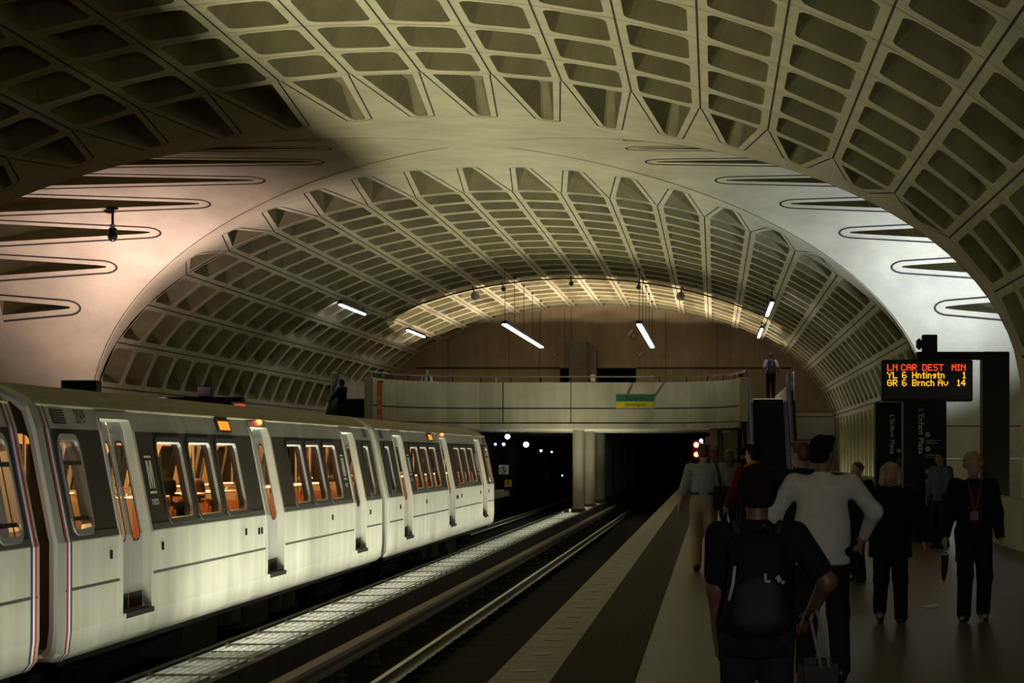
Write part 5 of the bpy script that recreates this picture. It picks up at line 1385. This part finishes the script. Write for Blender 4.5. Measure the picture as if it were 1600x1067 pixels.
# --- two women coming towards us
w1 = person('woman with blond bob and black coat walking towards the camera', (1.72, 23.3, 0), PI-.03, 1.57, 'light', 'blond', 'bob', top=blackc, bottom=dk, hem=.72, coat=True, width=1.22, belly=.03,
            feet=((-.11,.16,0,-.15),(.11,-.12,.05,.5)), hands=((-.36,.10,.86),(.33,.02,.82)), elb=((-1,-.6,0),(1,-.6,0)), eyes=True, res=.015, loose=1.12, head=(0,.05))
w2 = person('woman with short curly hair, open dark coat and red shirt, umbrella in her hand', (2.56, 23.6, 0), PI+.05, 1.66, 'light', 'blond', 'curly', top=blackc, bottom=dk, hem=.62, coat=True, inner=red, width=1.08,
            feet=((-.12,-.08,.02,.3),(.12,.16,0,-.1)), hands=((-.29,.03,.80),(.31,.06,.84)), elb=((-.6,-1,0),(.6,-1,0)), eyes=True, res=.015, loose=1.12)
b = MB(); U = w2['U']; b.bbox(-.03,.05,.135,.15,1.06,1.15,.004); b.tube([(0,.14,1.15),(-.05,.14,1.36),(-.07,.06,1.46)], .004, 5); b.tube([(0.01,.14,1.15),(.05,.14,1.36),(.07,.06,1.46)], .004, 5)
o = b.build('name_badge', M['dim_grey'], base=False); o.parent = w2['root']; o.scale = (w2['S'],)*3
um = held(w2, 'umbrella', 'short folded dark umbrella hanging from the curly-haired woman’s hand', 'umbrella')
# she faces us, so her right hand is on the left of the photo: local +x
wv = w2['wr'][1]; dd = A(.06, .02, -1); dd = dd/np.linalg.norm(dd)
q = lambda t: tuple(wv+A(-.0,.02,-.07)+dd*t)
b = MB(); b.tube([q(-.03), q(.10)], .014, 8); put(w2, um, 'handle', mb=b, m=M['sign_grey'])
b = MB(); b.tube([q(.10), q(.13), q(.30), q(.40)], [.018,.038,.034,.012], 10); put(w2, um, 'canopy', mb=b, m=M['rubber'])
b = MB(); b.tube([q(.40), q(.44)], .006, 6); put(w2, um, 'tip', mb=b, m=M['steel'])
b = MB(); b.tube([q(.11), q(.135)], .041, 10); put(w2, um, 'band', mb=b, m=M['sign_grey'])
w3 = person('woman in dark clothes with pinned-up hair, between the white-shirted man and the blond woman', (1.86, 31.0, 0), PI-.5, 1.55, 'light', 'auburn', 'bun', top=blackc, bottom=dk, hem=.80, coat=True, eyes=True, res=.02, feet=((-.10,.08,0),(.10,-.08,.02,.3)), head=(-.25,0))
m4 = person('man in a blue-grey jacket standing at the near bronze pylon', (3.98, 42.0, 0), PI-.7, 1.69, 'mid', 'black', 'short', top=bluej, bottom=dk, hem=.85, coat=True, res=.022)
# --- mezzanine and escalators
e1 = person('man with a grey backpack and pale shirt standing at the top of the right escalator', (2.17, 90.75, MF+.016), .06, 1.76, 'mid', 'brown', 'short', top=lilac, bottom=dk, hem=.98, sleeve='elbow', tuck=True, res=.024, hands=((-.30,.10,.95),(.30,.10,.95)), feet=((-.10,0,0),(.10,.02,0)))
bp = held(e1, 'backpack', 'grey backpack worn by the man at the top of the right escalator', 'backpack')
v = Vol(.05); v.cap((-.06,-.20,1.02), (.06,-.20,1.02), .09, .09, .9).cap((-.05,-.19,1.33), (.05,-.19,1.33), .10, .10, .8).cap((0,-.20,1.04), (0,-.19,1.34), .145, .13, .75); put(e1, bp, 'main_bag', vol=v, m=cloth('grey_nylon', (.05,.052,.06), .6), h=.02)
b = MB()
for sx in (-1, 1): b.tube([(sx*.10,-.14,1.42), (sx*.115,-.06,1.485), (sx*.12,.06,1.46), (sx*.13,.14,1.30), (sx*.15,.04,1.08), (sx*.12,-.14,1.02)], .024, 8)
put(e1, bp, 'strap', mb=b, m=M['rubber'])
b = MB(); b.sphere((0.02,-.335,1.30), .03, 8); put(e1, bp, 'badge', mb=b, m=M['sign_grey'])
ys = 87.75; zs = (ys-(91-.9-MF/math.tan(math.radians(30))))*math.tan(math.radians(30))
e2 = person('man in a dark coat riding down the left escalator', (-13.62, ys, MF-1.14), PI-.9, 1.80, 'dark', 'black', 'short', top=blackc, bottom=dk, hem=.62, coat=True, res=.024, hands=((-.28,.12,.9),(.30,.30,1.02)), width=1.12)
e3 = person('person in white with dark straps standing behind the left end of the mezzanine parapet', (-12.58, 105, MF), PI, 1.66, 'light', 'brown', 'short', top=cloth('bright_white_shirt', (.8,.8,.8)), bottom=dk, hem=.9, res=.024, eyes=True)
bp = held(e3, 'backpack', 'dark backpack, only its straps show on the person behind the parapet', 'backpack')
b = MB(); b.bbox(-.15,.15,-.33,-.16,1.0,1.42,.05); put(e3, bp, 'main_bag', mb=b, m=M['rubber'], smooth=False)
b = MB()
for sx in (-1, 1): b.tube([(sx*.10,-.14,1.42), (sx*.115,-.06,1.49), (sx*.12,.07,1.46), (sx*.125,.145,1.30), (sx*.14,.13,1.10)], .026, 8)
put(e3, bp, 'strap', mb=b, m=M['rubber'])
# --- passengers in car 2049
def passenger(x, y, label, hair, style, topm, skin='mid', face=0.0):
    return person(label, (x, y, .0), face, 1.72, skin, hair, style, top=topm, bottom=dk, hem=.42, hipz=.53, seated=True, feet=((-.12,.42,0),(.12,.42,0)), hands=((-.16,.34,.62),(.16,.34,.62)), elb=((-1,-.3,-.3),(1,-.3,-.3)), res=.022)
passenger(-6.75, 29.62, 'passenger with big dark hair behind the middle window of car 2049', 'black', 'afro', blackc, 'dark')
passenger(-6.78, 31.35, 'passenger with reddish hair behind the third window of car 2049', 'auburn', 'bob', maroon, 'light')
# ------------------------------------------------------------------ light and camera
def area(name, loc, size, sy, power, col, rot=(0,0,0), spread=PI):
    l = bpy.data.lights.new(name, 'AREA'); l.shape = 'RECTANGLE'; l.size = size; l.size_y = sy; l.energy = power; l.color = col; l.spread = spread
    o = bpy.data.objects.new(name, l); COL.objects.link(o); o.location = loc; o.rotation_euler = rot; return o
GREEN = (1.0, .975, .68)
# median lamps under the gratings
for k in range(9):
    y0 = 9+k*9.45
    area('median_lamp', (MED, y0+4.7, -.86), .55, 9.2, (150, 250, 620, 560, 420, 390, 450, 500, 500)[k], GREEN, (PI, 0, 0), math.radians(145))
for y0, L in ((97.6, 5.6), (107.2, 3.2)): area('median_lamp', (MED, y0+L/2, -.86), .55, L, 420*L/9.4, GREEN, (PI, 0, 0), math.radians(145))
# lamps in the troughs behind the platform parapets
for (x, ya, yb, p) in ((PX+.6, 20, 48, 60), (PX+.6, 70, 119, 200), (XC-11.55, 70, 104, 55)):
    area('trough_lamp', (x, (ya+yb)/2, .35), .25, yb-ya, p, GREEN, (PI, 0, 0))
# floods in the two arms of the crossing
def aimed(name, loc, tgt, size, power, col, spread):
    d = Vector(tgt)-Vector(loc); o = area(name, loc, size, size, power, col, d.to_track_quat('-Z', 'Y').to_euler(), math.radians(spread)); return o
aimed('arm_lamp', (-15.4, 64.6, 2.0), (-16.0, 67.6, 8.0), .8, 330, (1.0, .70, .70), 118)
aimed('arm_lamp', (8.2, 64.6, 2.0), (5.6, 67.4, 8.0), .8, 350, (.68, .78, 1.0), 110)
# warm uplights standing on the mezzanine floor, aimed at the end of the vault
for y, e, lo, hi in ((106.5, 420, -33, 72), (116, 400, -58, 65)):
    for x in (-10.2, -5.6, -1.2):
        l = bpy.data.lights.new('uplight', 'SPOT'); l.energy = e*PI; l.color = (1.0, .80, .62); l.spot_size = math.radians(hi-lo); l.spot_blend = .06; l.shadow_soft_size = .06
        o = bpy.data.objects.new('uplight', l); COL.objects.link(o); o.location = (x, y, 4.25)
        ax = math.radians((lo+hi)/2); d = Vector((0, math.sin(ax), math.cos(ax))); o.rotation_euler = d.to_track_quat('-Z', 'Y').to_euler()
# added flood light on the wall behind us, to brighten the people's backs
fl = thing('flood_light', 'added fill flood light on the wall behind the camera, over the platform', 'flood light', (2.2, NEAR0+.4, 3.3))
b = MB(); b.bbox(1.7, 2.7, NEAR0+.05, NEAR0+.35, 3.0, 3.6, .03); b.build('housing', M['black'], parent=fl)
area('added_fill_lamp', (2.2, NEAR0+.37, 3.3), .9, .5, 330, (1.0, .95, .86), (math.radians(84), 0, 0))
w = bpy.data.worlds.new('dark'); SC.world = w; w.use_nodes = True
w.node_tree.nodes['Background'].inputs['Color'].default_value = (.004, .004, .004, 1)
w.node_tree.nodes['Background'].inputs['Strength'].default_value = 0.3
cam = bpy.data.cameras.new('camera'); co = bpy.data.objects.new('camera', cam); COL.objects.link(co)
co.location = (0, 0, EYE); co.rotation_euler = (PI/2, 0, 0)
cam.sensor_width = 36; cam.sensor_fit = 'HORIZONTAL'; cam.lens = F/1600*36
cam.shift_x = -(VX-800)/1600; cam.shift_y = (VY-533.5)/1600
cam.clip_start = .3; cam.clip_end = 400
SC.camera = co
SC.cycles.use_denoising = True
SC.cycles.max_bounces = 8; SC.cycles.diffuse_bounces = 4; SC.cycles.transparent_max_bounces = 12; SC.cycles.sample_clamp_indirect = 4
SC.view_settings.view_transform = 'Standard'; SC.view_settings.look = 'None'; SC.view_settings.exposure = 0.0; SC.view_settings.gamma = 1.0
SC.view_settings.use_curve_mapping = False
